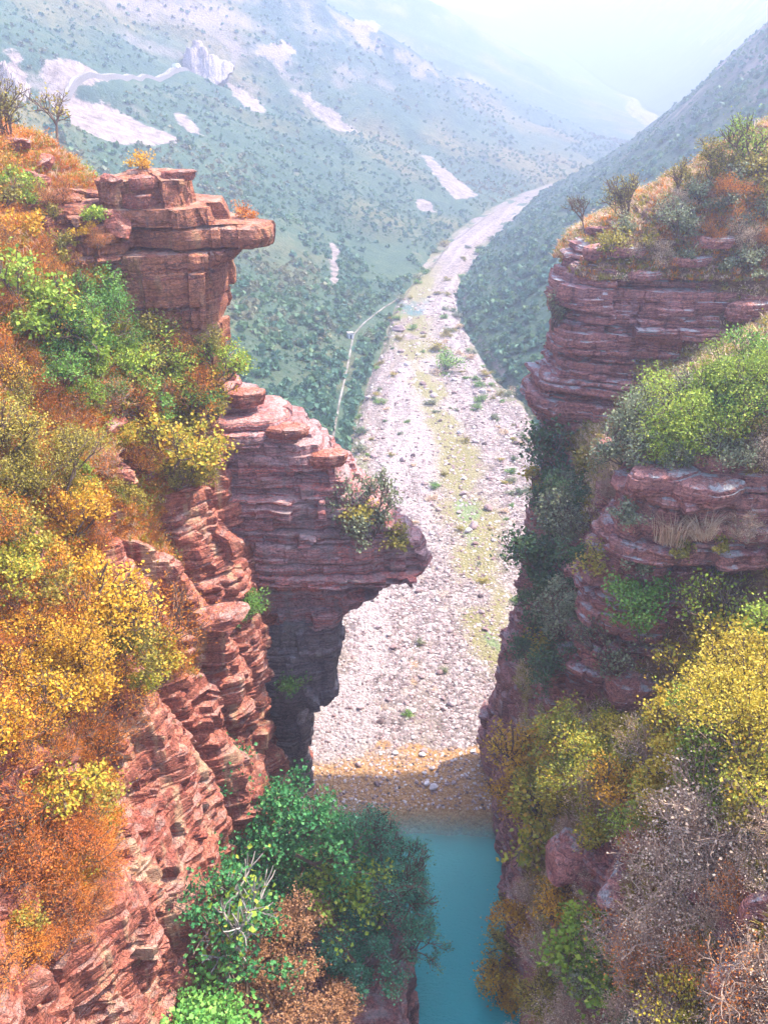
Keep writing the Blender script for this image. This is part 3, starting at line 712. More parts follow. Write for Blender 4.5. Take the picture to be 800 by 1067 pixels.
def grow_plant(seed, stems=6, levels=2, nleaf=1500, lsize=0.045, spread=0.9, tall=1.0, trunk=0.0, sigma=0.05, kids=(3, 5), wander=0.22, up=0.12, rad=0.016, slim=0.45, droop=0.0):
    """unit-wide plant standing at the origin: returns branch mesh arrays, leaf mesh arrays, leaf tints"""
    r = np.random.default_rng(seed); segs = []; tips = []
    def go(p, d, L, rr, lev):
        n = 3
        for i in range(n):
            d = d + r.normal(0, wander, 3) + np.array([0, 0, up - droop * (lev == 0)]); d = d / np.linalg.norm(d)
            q = p + d * L / n; segs.append((p, q, rr * (1 - 0.25 * i / n), rr * (1 - 0.25 * (i + 1) / n)))
            if lev == 0 or (lev == 1 and i > 0): tips.append(q)
            if lev > 0 and i > 0:
                for _ in range(r.integers(kids[0], kids[1]) // 2 + (i == n - 1)):
                    a = r.normal(0, 1, 3); a -= d * a.dot(d); a /= np.linalg.norm(a) + 1e-9
                    an = 0.45 + 0.6 * r.random(); dd = d * math.cos(an) + a * math.sin(an)
                    go(q, dd, L * (0.55 + 0.2 * r.random()), rr * 0.58, lev - 1)
            p = q
        if lev > 0: go(p, d, L * 0.6, rr * 0.65, lev - 1)
    p0 = np.zeros(3)
    if trunk > 0:
        d = np.array([r.normal(0, .12), r.normal(0, .12), 1.0]); p = p0.copy()
        for i in range(4):
            d = d + r.normal(0, 0.10, 3); d /= np.linalg.norm(d); q = p + d * trunk / 4
            segs.append((p, q, rad * 2.2 * (1 - 0.1 * i), rad * 2.2 * (1 - 0.1 * (i + 1)))); p = q
        p0 = p
    for k in range(stems):
        a = 2 * math.pi * (k + 0.6 * r.random()) / stems; el = 0.45 + 0.9 * r.random()
        d = np.array([math.cos(a) * math.cos(el) * spread, math.sin(a) * math.cos(el) * spread, math.sin(el) * tall]); d /= np.linalg.norm(d)
        b = p0 + np.array([math.cos(a), math.sin(a), 0]) * (0.03 if trunk == 0 else 0.0)
        go(b, d, 0.26 * (0.45 + 1.0 * r.random()), rad, levels)
    T = np.array(tips)
    cl = r.random(len(T)); wgt = 0.06 + r.random(len(T)) ** 3; wgt /= wgt.sum()
    idx = r.choice(len(T), nleaf, p=wgt)
    P = T[idx] + r.normal(0, sigma, (nleaf, 3)) * np.array([1, 1, 0.7])
    P[:, 2] = np.maximum(P[:, 2], 0.02)
    w = max(np.percentile(P[:, 0], 97) - np.percentile(P[:, 0], 3), np.percentile(P[:, 1], 97) - np.percentile(P[:, 1], 3))
    sc = 1.0 / w
    LV_, LF_ = leaf_quads(P * sc, lsize, r, slim=slim)
    tint = np.clip(0.42 * cl[idx] + 0.58 * r.random(nleaf), 0, 1)
    TV_, TF_ = tube_mesh([(a * sc, b * sc, max(ra, 0.0025) * sc, max(rb2, 0.002) * sc) for a, b, ra, rb2 in segs])
    return TV_, TF_, LV_, LF_, tint
def blades(seed, n=420, width=0.011, lean=0.5):
    """unit-wide grass tuft of narrow bent blades"""
    r = np.random.default_rng(seed)
    a = r.random(n) * 2 * math.pi; b = r.random(n) ** 0.7
    base = np.stack([np.cos(a) * b * 0.28, np.sin(a) * b * 0.28, 0 * a], -1)
    L = 0.35 + 0.45 * r.random(n); an = a + r.normal(0, 0.6, n); ln = lean * (0.3 + r.random(n))
    D = np.stack([np.cos(an) * ln, np.sin(an) * ln, 1 + 0 * an], -1); D /= np.linalg.norm(D, axis=1, keepdims=True)
    S = np.stack([-np.sin(an + r.normal(0, .8, n)), np.cos(an + r.normal(0, .8, n)), 0 * an], -1) * width
    mid = base + D * L[:, None] * 0.55; tip = mid + (D + np.stack([np.cos(an) * ln, np.sin(an) * ln, -0.35 + 0 * an], -1)) * L[:, None] * 0.45
    V = np.stack([base - S * .5, base + S * .5, mid + S * .45, mid - S * .45, mid - S * .45, mid + S * .45, tip + S * .08, tip - S * .08], 1)
    F = np.arange(8 * n).reshape(-1, 4)
    return V.reshape(-1, 3), F, np.repeat(r.random(n), 2)

PROTO = {}
def proto(kind, seeds, **kw):
    PROTO[kind] = []
    for sdn in seeds:
        a, b, c, d, t = grow_plant(sdn, **kw)
        PROTO[kind].append((mesh_np('branches', a, b, M_BARK), mesh_np('foliage', c, d, ML['green'], attrs={'tint': ('FACE', t)})))
proto('small', (1, 2, 3, 4), stems=7, levels=1, nleaf=700, lsize=0.075, sigma=0.075, rad=0.012)
proto('mid', (11, 12, 13, 14, 15, 16, 17), stems=7, levels=2, nleaf=3200, lsize=0.040, sigma=0.055, rad=0.013)
proto('large', (21, 22, 23), stems=9, levels=3, nleaf=20000, lsize=0.0175, sigma=0.045, rad=0.012, kids=(2, 4))
proto('airy', (31, 32, 33), stems=9, levels=2, nleaf=1500, lsize=0.04, sigma=0.045, rad=0.012, tall=1.5, up=0.2)
proto('twiggy', (41, 42, 43, 44), stems=18, levels=2, nleaf=2600, lsize=0.021, sigma=0.05, rad=0.007, tall=1.2, wander=0.3)
proto('fine', (51, 52, 53, 54), stems=14, levels=2, nleaf=4200, lsize=0.034, sigma=0.06, rad=0.007, slim=0.16, tall=1.1)
proto('tree', (61, 62, 63), stems=7, levels=3, nleaf=30000, lsize=0.018, sigma=0.022, rad=0.016, trunk=0.22, kids=(3, 5), spread=1.0)
proto('sapling', (71, 72), stems=5, levels=2, nleaf=160, lsize=0.06, sigma=0.05, rad=0.012, trunk=0.3, tall=1.8, up=0.1)
proto('broad', (81, 82), stems=9, levels=2, nleaf=3600, lsize=0.044, sigma=0.06, rad=0.010, slim=0.5, tall=1.2)
for kk, sl in (('tuft', (91, 92, 93)),):
    PROTO[kk] = []
    for sdn in sl:
        a, b, t = blades(sdn); PROTO[kk].append((None, mesh_np('blades', a, b, ML['tan'], attrs={'tint': ('FACE', t)})))

prng = random.Random(5)
PLANTED = []
def plant(P, width, kind, col, label, cat='shrub', group=None, name='shrub', tall=1.0, bark=None, lean=(0, 0), variant=None):
    """one plant = one thing: an empty at its foot with branches and foliage"""
    pr = PROTO[kind][variant if variant is not None else prng.randrange(len(PROTO[kind]))]
    if kind == 'tuft':
        o = link(name, pr[1])
        o.material_slots[0].link = 'OBJECT'; o.material_slots[0].material = ML[col]
        tops = [o]
    else:
        o = link(name, None)
        b = link('trunk' if kind in ('tree', 'sapling') else 'branches', pr[0], o); f = link('crown' if kind in ('tree', 'sapling') else 'foliage', pr[1], o)
        b.material_slots[0].link = 'OBJECT'; b.material_slots[0].material = bark or M_BARK
        f.material_slots[0].link = 'OBJECT'; f.material_slots[0].material = ML[col]
    o.location = P
    o.rotation_euler = (lean[0] + prng.uniform(-.1, .1), lean[1] + prng.uniform(-.1, .1), prng.uniform(0, 6.28))
    o.scale = (width, width, width * tall)
    tag(o, label, cat, group)
    PLANTED.append((P, width))
    return o
def plant_px(u, v, wpx, kind, col, label, **kw):
    P = pick(u, v)
    if P is None: return None
    dep = proj(P)[2]
    lean = kw.pop('lean', None)
    if lean is None: lean = (0, 0.25 if P[0] < 0 else -0.25)
    return plant(P - np.array([0, 0, 0.08]), wpx * dep / FPX, kind, col, label, lean=lean, **kw)

# --- plants one can single out (foot of the plant in the photograph, width there)
SPEC = [
 # u, v, width px, form, colour, label, extra
 (12, 140, 44, 'airy', 'olive', 'olive shrub standing at the very top of the left cliff edge', {}),
 (64, 152, 40, 'sapling', 'olive', 'small crooked half bare tree beside the rocks on the upper left crest', dict(cat='tree', name='tree')),
 (48, 132, 34, 'small', 'olive', 'low olive bush behind the crooked little tree on the left crest', {}),
 (152, 172, 26, 'small', 'amber', 'tiny amber bush on top of the upper left rock head', {}),
 (252, 222, 22, 'small', 'orange', 'orange tuft growing on the overhanging lip of the rock head', {}),
 (88, 372, 92, 'large', 'green', 'big bright green bush in the middle of the upper left slope', {}),
 (42, 352, 100, 'mid', 'lime', 'lime green bush at the left edge below the upper slope', {}),
 (140, 392, 62, 'mid', 'lime', 'yellow green leafy bush right of the big bright green bush', {}),
 (200, 405, 66, 'fine', 'orange', 'fiery orange bush against the cliff edge under the rock head', {}),
 (215, 418, 62, 'fine', 'orange', 'orange bush directly above the red rock beak', {}),
 (208, 425, 44, 'mid', 'green', 'small dark green bush beside the orange one above the beak', {}),
 (130, 430, 60, 'mid', 'olive', 'olive bush over the slab in the middle of the left slope', {}),
 (60, 520, 96, 'large', 'olive', 'large olive bush with fine branches on the middle left slope', {}),
 (185, 500, 80, 'mid', 'moss', 'mixed green and orange bush left of the dark crevice', {}),
 (165, 690, 84, 'fine', 'orange', 'orange bush hanging over the top of the red ribbed wall', {}),
 (55, 690, 108, 'large', 'amber', 'large golden yellow bush on the lower left slope', {}),
 (105, 655, 72, 'mid', 'amber', 'golden bush behind the large golden yellow one', {}),
 (70, 830, 80, 'mid', 'moss', 'olive leaved bush in front of the orange grass at lower left', {}),
 (35, 905, 96, 'fine', 'rust', 'rust orange bush at the left edge near the bottom', {}),
 (85, 900, 80, 'fine', 'rust', 'rust orange bush draped over the lower left cliff edge', {}),
 (262, 640, 46, 'mid', 'green', 'green bush in the dark crevice behind the red wall', {}),
 (392, 560, 62, 'mid', 'grey', 'grey green bush growing on the ledge of the red rock beak', dict(tall=1.25)),
 (372, 545, 40, 'small', 'olive', 'small olive bush on the beak left of the grey green bush', {}),
 (415, 562, 34, 'small', 'olive', 'small brownish bush near the tip of the red rock beak', {}),
 (300, 720, 30, 'small', 'green', 'little green bush on the face of the hanging dark block', {}),
 # right side
 (608, 240, 30, 'sapling', 'grey', 'tiny bare tree on the edge of the high right outcrop', dict(cat='tree', name='tree')),
 (650, 222, 34, 'airy', 'olive', 'olive bush on the skyline above the purple outcrop', {}),
 (700, 196, 36, 'airy', 'olive', 'tall thin olive bush on the right skyline', {}),
 (735, 184, 40, 'mid', 'olive', 'dense olive bush on the upper right slope', {}),
 (772, 168, 44, 'airy', 'lime', 'light green sapling bush at the upper right picture edge', {}),
 (705, 250, 40, 'mid', 'grey', 'grey green bush among the pale slabs on top of the outcrop', {}),
 (762, 218, 44, 'fine', 'orange', 'orange brown bush on the upper right slope', {}),
 (745, 462, 110, 'large', 'lime', 'big light green bush on the right ledge below the purple outcrop', {}),
 (778, 420, 80, 'large', 'lime', 'light green bush behind the big one on the right ledge', {}),
 (690, 462, 74, 'mid', 'grey', 'grey green bush left of the big light green bush', {}),
 (645, 458, 44, 'airy', 'green', 'thin green bush at the foot of the purple outcrop', {}),
 (772, 468, 50, 'mid', 'olive', 'olive bush above the pale slab on the right ledge', {}),
 (570, 345, 30, 'airy', 'grey', 'grey bush clinging to the left flank of the purple outcrop', {}),
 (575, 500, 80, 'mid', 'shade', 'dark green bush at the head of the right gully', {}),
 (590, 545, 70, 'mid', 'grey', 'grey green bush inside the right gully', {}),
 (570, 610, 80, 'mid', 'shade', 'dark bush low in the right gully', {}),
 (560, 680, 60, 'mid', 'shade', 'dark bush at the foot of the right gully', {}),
 (700, 566, 64, 'tuft', 'tan', 'tuft of straw coloured grass on the right rock rib', dict(cat='grass', name='grass_tuft')),
 (728, 560, 44, 'tuft', 'tan', 'smaller straw grass tuft beside the rib slabs', dict(cat='grass', name='grass_tuft')),
 (660, 640, 70, 'mid', 'green', 'green bush on the front of the right rock rib', {}),
 (640, 700, 60, 'airy', 'grey', 'thin grey bush at the base of the right rock rib', {}),
 (750, 665, 70, 'airy', 'lime', 'tall lime green shoots rising in front of the dark layered face', {}),
 (770, 790, 125, 'large', 'yellow', 'large bright yellow bush at the right picture edge', {}),
 (705, 815, 80, 'mid', 'yellow', 'yellow bush left of the large bright yellow one', {}),
 (625, 815, 120, 'large', 'moss', 'yellow and green leaved bush overhanging the right gorge wall', {}),
 (560, 860, 100, 'mid', 'moss', 'green and orange bush drooping over the right gorge wall', {}),
 (545, 800, 60, 'mid', 'amber', 'amber leaved bush against the dark right wall', {}),
 (540, 975, 60, 'mid', 'amber', 'small orange leaved bush above the water', {}),
 (535, 1045, 60, 'mid', 'amber', 'low orange leaved bush near the bottom above the water', {}),
 (610, 1040, 110, 'broad', 'lime', 'yellow green broad leaved bush at the bottom right', {}),
 (740, 860, 130, 'twiggy', 'tan', 'large pale twiggy bush on the lower right slope', dict(bark=M_TWIG)),
 (700, 935, 96, 'twiggy', 'tan', 'pale twiggy bush beside the dark rocks at lower right', dict(bark=M_TWIG)),
 (775, 1040, 90, 'twiggy', 'rust', 'reddish twiggy bush in the bottom right corner', dict(bark=M_TWIG)),
]
for u, v, w, form, colr, lab, ex in SPEC:
    plant_px(u, v, w, form, colr, lab, **ex)

# --- thickets: many plants of a kind that nothing tells apart
ZONES = [
 # polygon (feet of the plants), spacing px, [(weight, form, colour, word)], where
 ([(8, 165), (100, 205), (115, 285), (8, 310)], 20, [(3, 'fine', 'orange', 'orange dry'), (2, 'small', 'amber', 'golden'), (3, 'small', 'olive', 'olive'), (1, 'small', 'lime', 'lime green')], 'on the left crest by the rock head', (20, 36)),
 ([(8, 310), (110, 310), (130, 350), (232, 345), (236, 425), (8, 415)], 27, [(3, 'mid', 'lime', 'lime green'), (2, 'mid', 'green', 'green'), (2, 'mid', 'olive', 'olive'), (3, 'fine', 'orange', 'orange dry'), (1, 'airy', 'amber', 'amber')], 'on the upper left slope', (30, 56)),
 ([(8, 415), (230, 425), (228, 500), (150, 520), (8, 545)], 28, [(3, 'mid', 'olive', 'olive'), (2, 'mid', 'moss', 'mixed autumn'), (3, 'fine', 'orange', 'orange dry'), (1, 'mid', 'lime', 'lime green'), (2, 'twiggy', 'rust', 'rusty twiggy')], 'on the middle left slope', (30, 56)),
 ([(8, 545), (95, 545), (110, 610), (200, 690), (140, 715), (100, 780), (8, 770)], 30, [(3, 'mid', 'amber', 'golden'), (4, 'fine', 'orange', 'orange dry'), (2, 'mid', 'moss', 'mixed autumn'), (2, 'mid', 'olive', 'olive')], 'on the lower left slope above the ribbed wall', (40, 76)),
 ([(8, 770), (90, 770), (110, 840), (100, 930), (70, 985), (8, 1020)], 28, [(5, 'fine', 'rust', 'rust orange'), (3, 'fine', 'orange', 'orange dry'), (1, 'small', 'olive', 'olive')], 'at the lower left picture edge', (40, 70)),
 ([(605, 250), (700, 205), (800, 165), (800, 275), (640, 268)], 20, [(3, 'small', 'olive', 'olive'), (1, 'fine', 'orange', 'orange brown'), (3, 'small', 'grey', 'grey green'), (2, 'fine', 'tan', 'straw brown')], 'on top of the right outcrop', (20, 36)),
 ([(630, 460), (690, 430), (730, 400), (800, 375), (800, 480), (640, 480)], 28, [(3, 'mid', 'lime', 'light green'), (3, 'mid', 'grey', 'grey green'), (1, 'fine', 'tan', 'straw brown'), (1, 'mid', 'green', 'green')], 'on the right ledge under the purple outcrop', (36, 60)),
 ([(625, 500), (660, 545), (800, 550), (800, 580), (640, 600), (615, 600)], 34, [(2, 'twiggy', 'tan', 'pale twiggy'), (2, 'small', 'grey', 'grey green'), (2, 'small', 'olive', 'olive')], 'on the right rock rib', (22, 36)),
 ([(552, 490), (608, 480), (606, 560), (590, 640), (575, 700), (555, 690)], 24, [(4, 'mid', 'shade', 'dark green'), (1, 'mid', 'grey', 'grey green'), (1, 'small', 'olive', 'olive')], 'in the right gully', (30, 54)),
 ([(690, 770), (730, 690), (800, 660), (800, 830), (690, 840)], 29, [(4, 'mid', 'yellow', 'yellow'), (3, 'mid', 'lime', 'lime green'), (2, 'mid', 'moss', 'green and yellow')], 'on the right slope below the layered face', (46, 80)),
 ([(530, 815), (600, 765), (690, 760), (690, 870), (560, 885), (528, 850)], 28, [(3, 'mid', 'moss', 'green and yellow'), (2, 'mid', 'amber', 'amber'), (2, 'mid', 'lime', 'lime green'), (1, 'mid', 'yellow', 'yellow'), (1, 'twiggy', 'tan', 'pale twiggy')], 'overhanging the right gorge wall', (36, 66)),
 ([(660, 860), (800, 830), (800, 1090), (600, 1090), (620, 980), (700, 930)], 34, [(5, 'twiggy', 'tan', 'pale twiggy'), (2, 'twiggy', 'rust', 'rusty twiggy'), (3, 'fine', 'tan', 'straw brown'), (1, 'mid', 'olive', 'olive'), (1, 'airy', 'yellow', 'yellow'), (1, 'mid', 'grey', 'grey green')], 'on the lower right slope', (46, 80)),
 ([(528, 930), (600, 920), (640, 985), (600, 1090), (525, 1090)], 32, [(3, 'twiggy', 'tan', 'pale twiggy'), (2, 'mid', 'amber', 'orange leaved'), (1, 'mid', 'olive', 'olive')], 'at the rim above the water', (34, 54)),
]
for poly, sp, mixl, where, (w0, w1) in ZONES:
    us = [p[0] for p in poly]; vs = [p[1] for p in poly]; pts = []
    for _ in range(4000):
        u, v = prng.uniform(min(us), max(us)), prng.uniform(min(vs), max(vs))
        if not in_poly(np.array(u), np.array(v), poly): continue
        if any((u - a) ** 2 + (v - b) ** 2 < sp * sp for a, b in pts): continue
        pts.append((u, v))
    tot = sum(m[0] for m in mixl)
    for u, v in pts:
        x = prng.uniform(0, tot)
        for wgt, form, colr, word in mixl:
            if x < wgt: break
            x -= wgt
        nm, ct = ('grass_tuft', 'grass') if form == 'tuft' else ('shrub', 'shrub')
        noun = 'tuft' if form == 'tuft' else 'shrub'
        plant_px(u, v + 8, prng.uniform(w0, w1), form, colr, '%s %s in the thicket %s' % (word, noun, where), group='%s %ss %s' % (word, noun, where), name=nm, cat=ct,
                 bark=M_TWIG if form == 'twiggy' else None)
print('plants', len(PLANTED))

# --- trees by the water
led = rock_stack('rock_ledge', [(-2, [(-13, 24), (1.6, 25), (2.2, 36), (1.2, 46), (-2, 50), (-13, 50)]), (4.6, [(-13, 24), (1.8, 25), (2.3, 36), (1.0, 46), (-2.5, 50), (-13, 50)]), (5.4, [(-13, 24), (1.2, 26), (1.5, 36), (0.5, 45), (-3, 49), (-13, 50)])],
                 M_RIGHT, 363, tmin=0.4, tmax=1.2, n=260, near=False)
tag(led, 'dark rock ledge under the green trees at the water', 'rock ledge')
plant((-9.8, 42.6, 4.6), 12.0, 'tree', 'deep', 'deep green tree against the foot of the red ribbed wall', 'tree', name='tree', variant=0, tall=1.0)
plant((-6.0, 46.0, 3.4), 8.6, 'tree', 'deep', 'deep green tree standing nearest the teal pool shore', 'tree', name='tree', variant=1, tall=0.72)
plant((-1.7, 42.0, 4.2), 6.0, 'tree', 'teal', 'blue green tree leaning out over the teal water', 'tree', name='tree', variant=2, tall=0.9, lean=(0, 0.22))
plant((-1.9, 37.5, 4.6), 6.2, 'tree', 'teal', 'shaded blue green tree at the bottom above the rock ledge', 'tree', name='tree', variant=0, tall=0.8)
plant((-5.6, 35.4, 4.8), 6.8, 'tree', 'bronze', 'bronze brown leaved tree at the bottom centre', 'tree', name='tree', variant=1, tall=0.9)
plant((-2.2, 40.0, 7.6), 5.0, 'broad', 'lime', 'lime green leafy bush between the green trees', 'shrub', tall=0.9)
plant((-7.0, 39.0, 5.6), 5.0, 'mid', 'deep', 'low dark green bush behind the bronze tree', 'shrub')
plant((-10.2, 29.5, 11.0), 5.6, 'broad', 'fresh', 'fresh green broad leaved bush at the bottom left', 'shrub', tall=0.9)
plant((-9.4, 33.2, 8.6), 5.4, 'sapling', 'lime', 'bare pale sapling with a few lime leaves below the left wall', 'tree', name='tree', bark=M_BARKG, tall=1.25, variant=0)

# ------------------------------------------------------------------ ground cover (nobody could count it)
def cover(name, V, S, n, colname, label, seed, zmin, size=(0.35, 0.8), zmax=70, kind_=None):
    r = np.random.default_rng(seed)
    P = V.reshape(-1, 3); w = S.reshape(-1)
    u, v, d = proj(P)
    ok = (w > 0.45) & (u > -80) & (u < 880) & (v > -60) & (v < 1130) & (P[:, 2] > zmin) & (P[:, 2] < zmax)
    if kind_ is not None: ok &= kind_(P, u, v)
    idx = np.where(ok)[0]
    if len(idx) == 0: return None
    idx = r.choice(idx, n)
    B = P[idx] + r.normal(0, 0.12, (n, 3)) * np.array([1, 1, 0.3])
    tv_, tf_, tt_ = blades(seed + 1, 9, 0.075, 0.8)
    sc = size[0] + (size[1] - size[0]) * r.random(n); an = r.random(n) * 6.28
    c, s_ = np.cos(an), np.sin(an)
    X = (tv_[None, :, 0] * c[:, None] - tv_[None, :, 1] * s_[:, None]) * sc[:, None] + B[:, 0:1]
    Y = (tv_[None, :, 0] * s_[:, None] + tv_[None, :, 1] * c[:, None]) * sc[:, None] + B[:, 1:2]
    Z = tv_[None, :, 2] * sc[:, None] + B[:, 2:3] - 0.04
    VV = np.stack([X, Y, Z], -1).reshape(-1, 3)
    FF = (tf_[None] + (np.arange(n) * len(tv_))[:, None, None]).reshape(-1, 4)
    pt = 0.5 + 0.5 * fbm(B[:, 0] / 5, B[:, 1] / 5, B[:, 2] / 5, seed, 3)
    tt = np.clip(0.55 * np.repeat(pt, len(tf_)) + 0.45 * np.tile(tt_, n) * 1.0, 0, 1)
    o = link(name, mesh_np(name, VV, FF, ML[colname], attrs={'tint': ('FACE', tt)}))
    return tag(o, label, 'grass', kind='stuff')
cover('dry_grass', LV, LS, 12000, 'orange', 'orange dry grass covering the left slope', 501, 12)
cover('dry_grass', LV, LS, 6000, 'tan', 'straw coloured dry grass among the orange grass on the left slope', 515, 12)
cover('dry_grass', LV, LS, 9000, 'olive', 'olive grass and herbs between the orange grass on the left slope', 511, 12)
cover('dry_grass', RV, RS, 9000, 'tan', 'straw coloured dry grass on the right slope', 521, 10)
cover('dry_grass', RV, RS, 8000, 'olive', 'olive grass and herbs on the right slope', 531, 10)
cover('dry_grass', MV, np.ones(MV.shape[:2]), 5000, 'olive', 'olive herbs on the grassy right hilltop', 551, 45)
cover('dry_grass', MV, np.ones(MV.shape[:2]), 4500, 'tan', 'straw grass on the right hilltop', 561, 45)
cover('dry_grass', MV, np.ones(MV.shape[:2]), 2500, 'orange', 'orange brown grass on top of the right outcrop', 541, 44)
def undergrowth(V, S, n, cols, label, seed, zmin, size):
    r = np.random.default_rng(seed); P = V.reshape(-1, 3); w = S.reshape(-1); u, v, d = proj(P)
    idx = np.where((w > 0.4) & (u > -60) & (u < 860) & (v > -40) & (v < 1120) & (P[:, 2] > zmin) & (P[:, 2] < 62))[0]
    wgt = 0.15 + np.clip(0.4 + 1.3 * fbm(P[idx, 0] / 3.5, P[idx, 1] / 3.5, P[idx, 2] / 3.5, seed, 3), 0, 1); wgt = wgt / d[idx] ** 0; wgt /= wgt.sum()
    idx = r.choice(idx, n, p=wgt); part = r.integers(len(cols), size=n); zone = fbm(P[idx, 0] / 4, P[idx, 1] / 4, P[idx, 2] / 4, seed + 5, 3)
    part = np.clip(((zone + 0.75 + 0.35 * r.normal(0, 1, n)) / 1.5 * len(cols)).astype(int), 0, len(cols) - 1)
    for c, colr in enumerate(cols):
        B = P[idx[part == c]]; m = len(B)
        if m == 0: continue
        k = 46; Q = r.normal(0, 1, (m, k, 3)); Q *= np.array([0.36, 0.36, 0.26]); Q[..., 2] = np.abs(Q[..., 2]); sz = size[0] + (size[1] - size[0]) * r.random(m) ** 2
        Q = (Q * sz[:, None, None] + B[:, None, :]).reshape(-1, 3)
        VV, FF = leaf_quads(Q, 0.11, r, 0.6, 0.36)
        o = link('undergrowth', mesh_np('undergrowth', VV, FF, ML[colr], attrs={'tint': ('FACE', np.clip(0.45 * np.repeat(r.random(m), k) + 0.55 * r.random(m * k), 0, 1))}))
        tag(o, label % {'orange': 'orange', 'rust': 'rusty red', 'olive': 'olive', 'amber': 'golden', 'lime': 'lime green', 'tan': 'straw coloured', 'grey': 'grey green', 'moss': 'mixed autumn'}[colr], 'undergrowth', kind='stuff')
undergrowth(LV, LS, 4200, ['rust', 'orange', 'olive', 'orange', 'amber', 'lime'], '%s leafy undergrowth between the shrubs on the left slope', 601, 14, (0.5, 1.6))
undergrowth(RV, RS, 2800, ['tan', 'olive', 'tan', 'grey', 'moss'], '%s leafy undergrowth between the shrubs on the right slope', 611, 12, (0.4, 1.4))
undergrowth(MV, np.ones(MV.shape[:2]), 900, ['orange', 'olive', 'grey', 'tan'], '%s low leafy plants on the right hilltop', 621, 45, (0.4, 1.2))
# ------------------------------------------------------------------ loose rocks and slabs
def slab_mesh(seed, w, d, h, mat, n=90):
    r = np.random.default_rng(seed)
    a = np.sort(r.random(7)) * 2 * math.pi
    pts = [(w / 2 * math.cos(t) * (0.8 + 0.3 * r.random()) * (1.15 if abs(math.cos(t)) > .7 else 1), d / 2 * math.sin(t) * (0.8 + 0.3 * r.random())) for t in (np.arange(7) + 0.5 * r.random(7)) * 2 * math.pi / 7]
    sh = lambda k, ox=0.0: [(x * k + ox, y * k) for x, y in pts]
    return rock_stack('rock', [(-h * 0.5, sh(0.86)), (-h * 0.15, sh(1.0)), (h * 0.3, sh(1.0, 0.02 * w)), (h * 0.5, sh(0.9, 0.03 * w))], mat, seed, tmin=h * 0.16, tmax=h * 0.5, n=n, amp=0.16 * min(1.5, h + 0.3), joint=max(0.5, w * 0.35), crack=0.05, caps=4, topdome=0.12 * h, near=False, local=True)
def lump_mesh(seed, w, d, h, mat):
    V, F = ico(4); rr = np.random.default_rng(seed); V = V.copy()
    for _ in range(15):
        n = rr.normal(0, 1, 3); n /= np.linalg.norm(n); V -= np.maximum(V @ n - (0.20 + 0.17 * rr.random()), 0)[:, None] * n
    D = V / (np.linalg.norm(V, axis=1, keepdims=True) + 1e-9)
    V += D * (0.06 * fbm(V[:, 0] * 3, V[:, 1] * 3, V[:, 2] * 4, seed, 4) + 0.05 * np.abs(fbm(V[:, 0] * 1.2, V[:, 1] * 1.2, V[:, 2] * 14, seed + 1, 3)))[:, None]
    V *= np.array([w, d, h]) * 1.4
    return mesh_np('rock', V, F, mat, False)
def ico(sub):
    import bmesh
    bm = bmesh.new(); bmesh.ops.create_icosphere(bm, subdivisions=sub, radius=0.5)
    V = np.array([v.co[:] for v in bm.verts]); F = np.array([[v.index for v in f.verts] for f in bm.faces]); bm.free(); return V, F
def slab_px(u, v, wpx, hpx, mat, label, seed, depth=0.7, rot=0.0, tilt=(0, 0), sink=0.25, name='loose_rock', cat='rock'):
    P = pick(u, v)
    if P is None: return
    k = proj(P)[2] / FPX
    o = link(name, slab_mesh(seed, wpx * k, wpx * k * depth, hpx * k * 1.1, mat) if hpx < 0.38 * wpx else lump_mesh(seed, wpx * k, wpx * k * depth, hpx * k * 1.3, mat))
    o.location = (P[0], P[1] + 0.2, P[2] + hpx * k * (0.5 - sink)); o.rotation_euler = (tilt[0], tilt[1], rot)
    tag(o, label, cat)
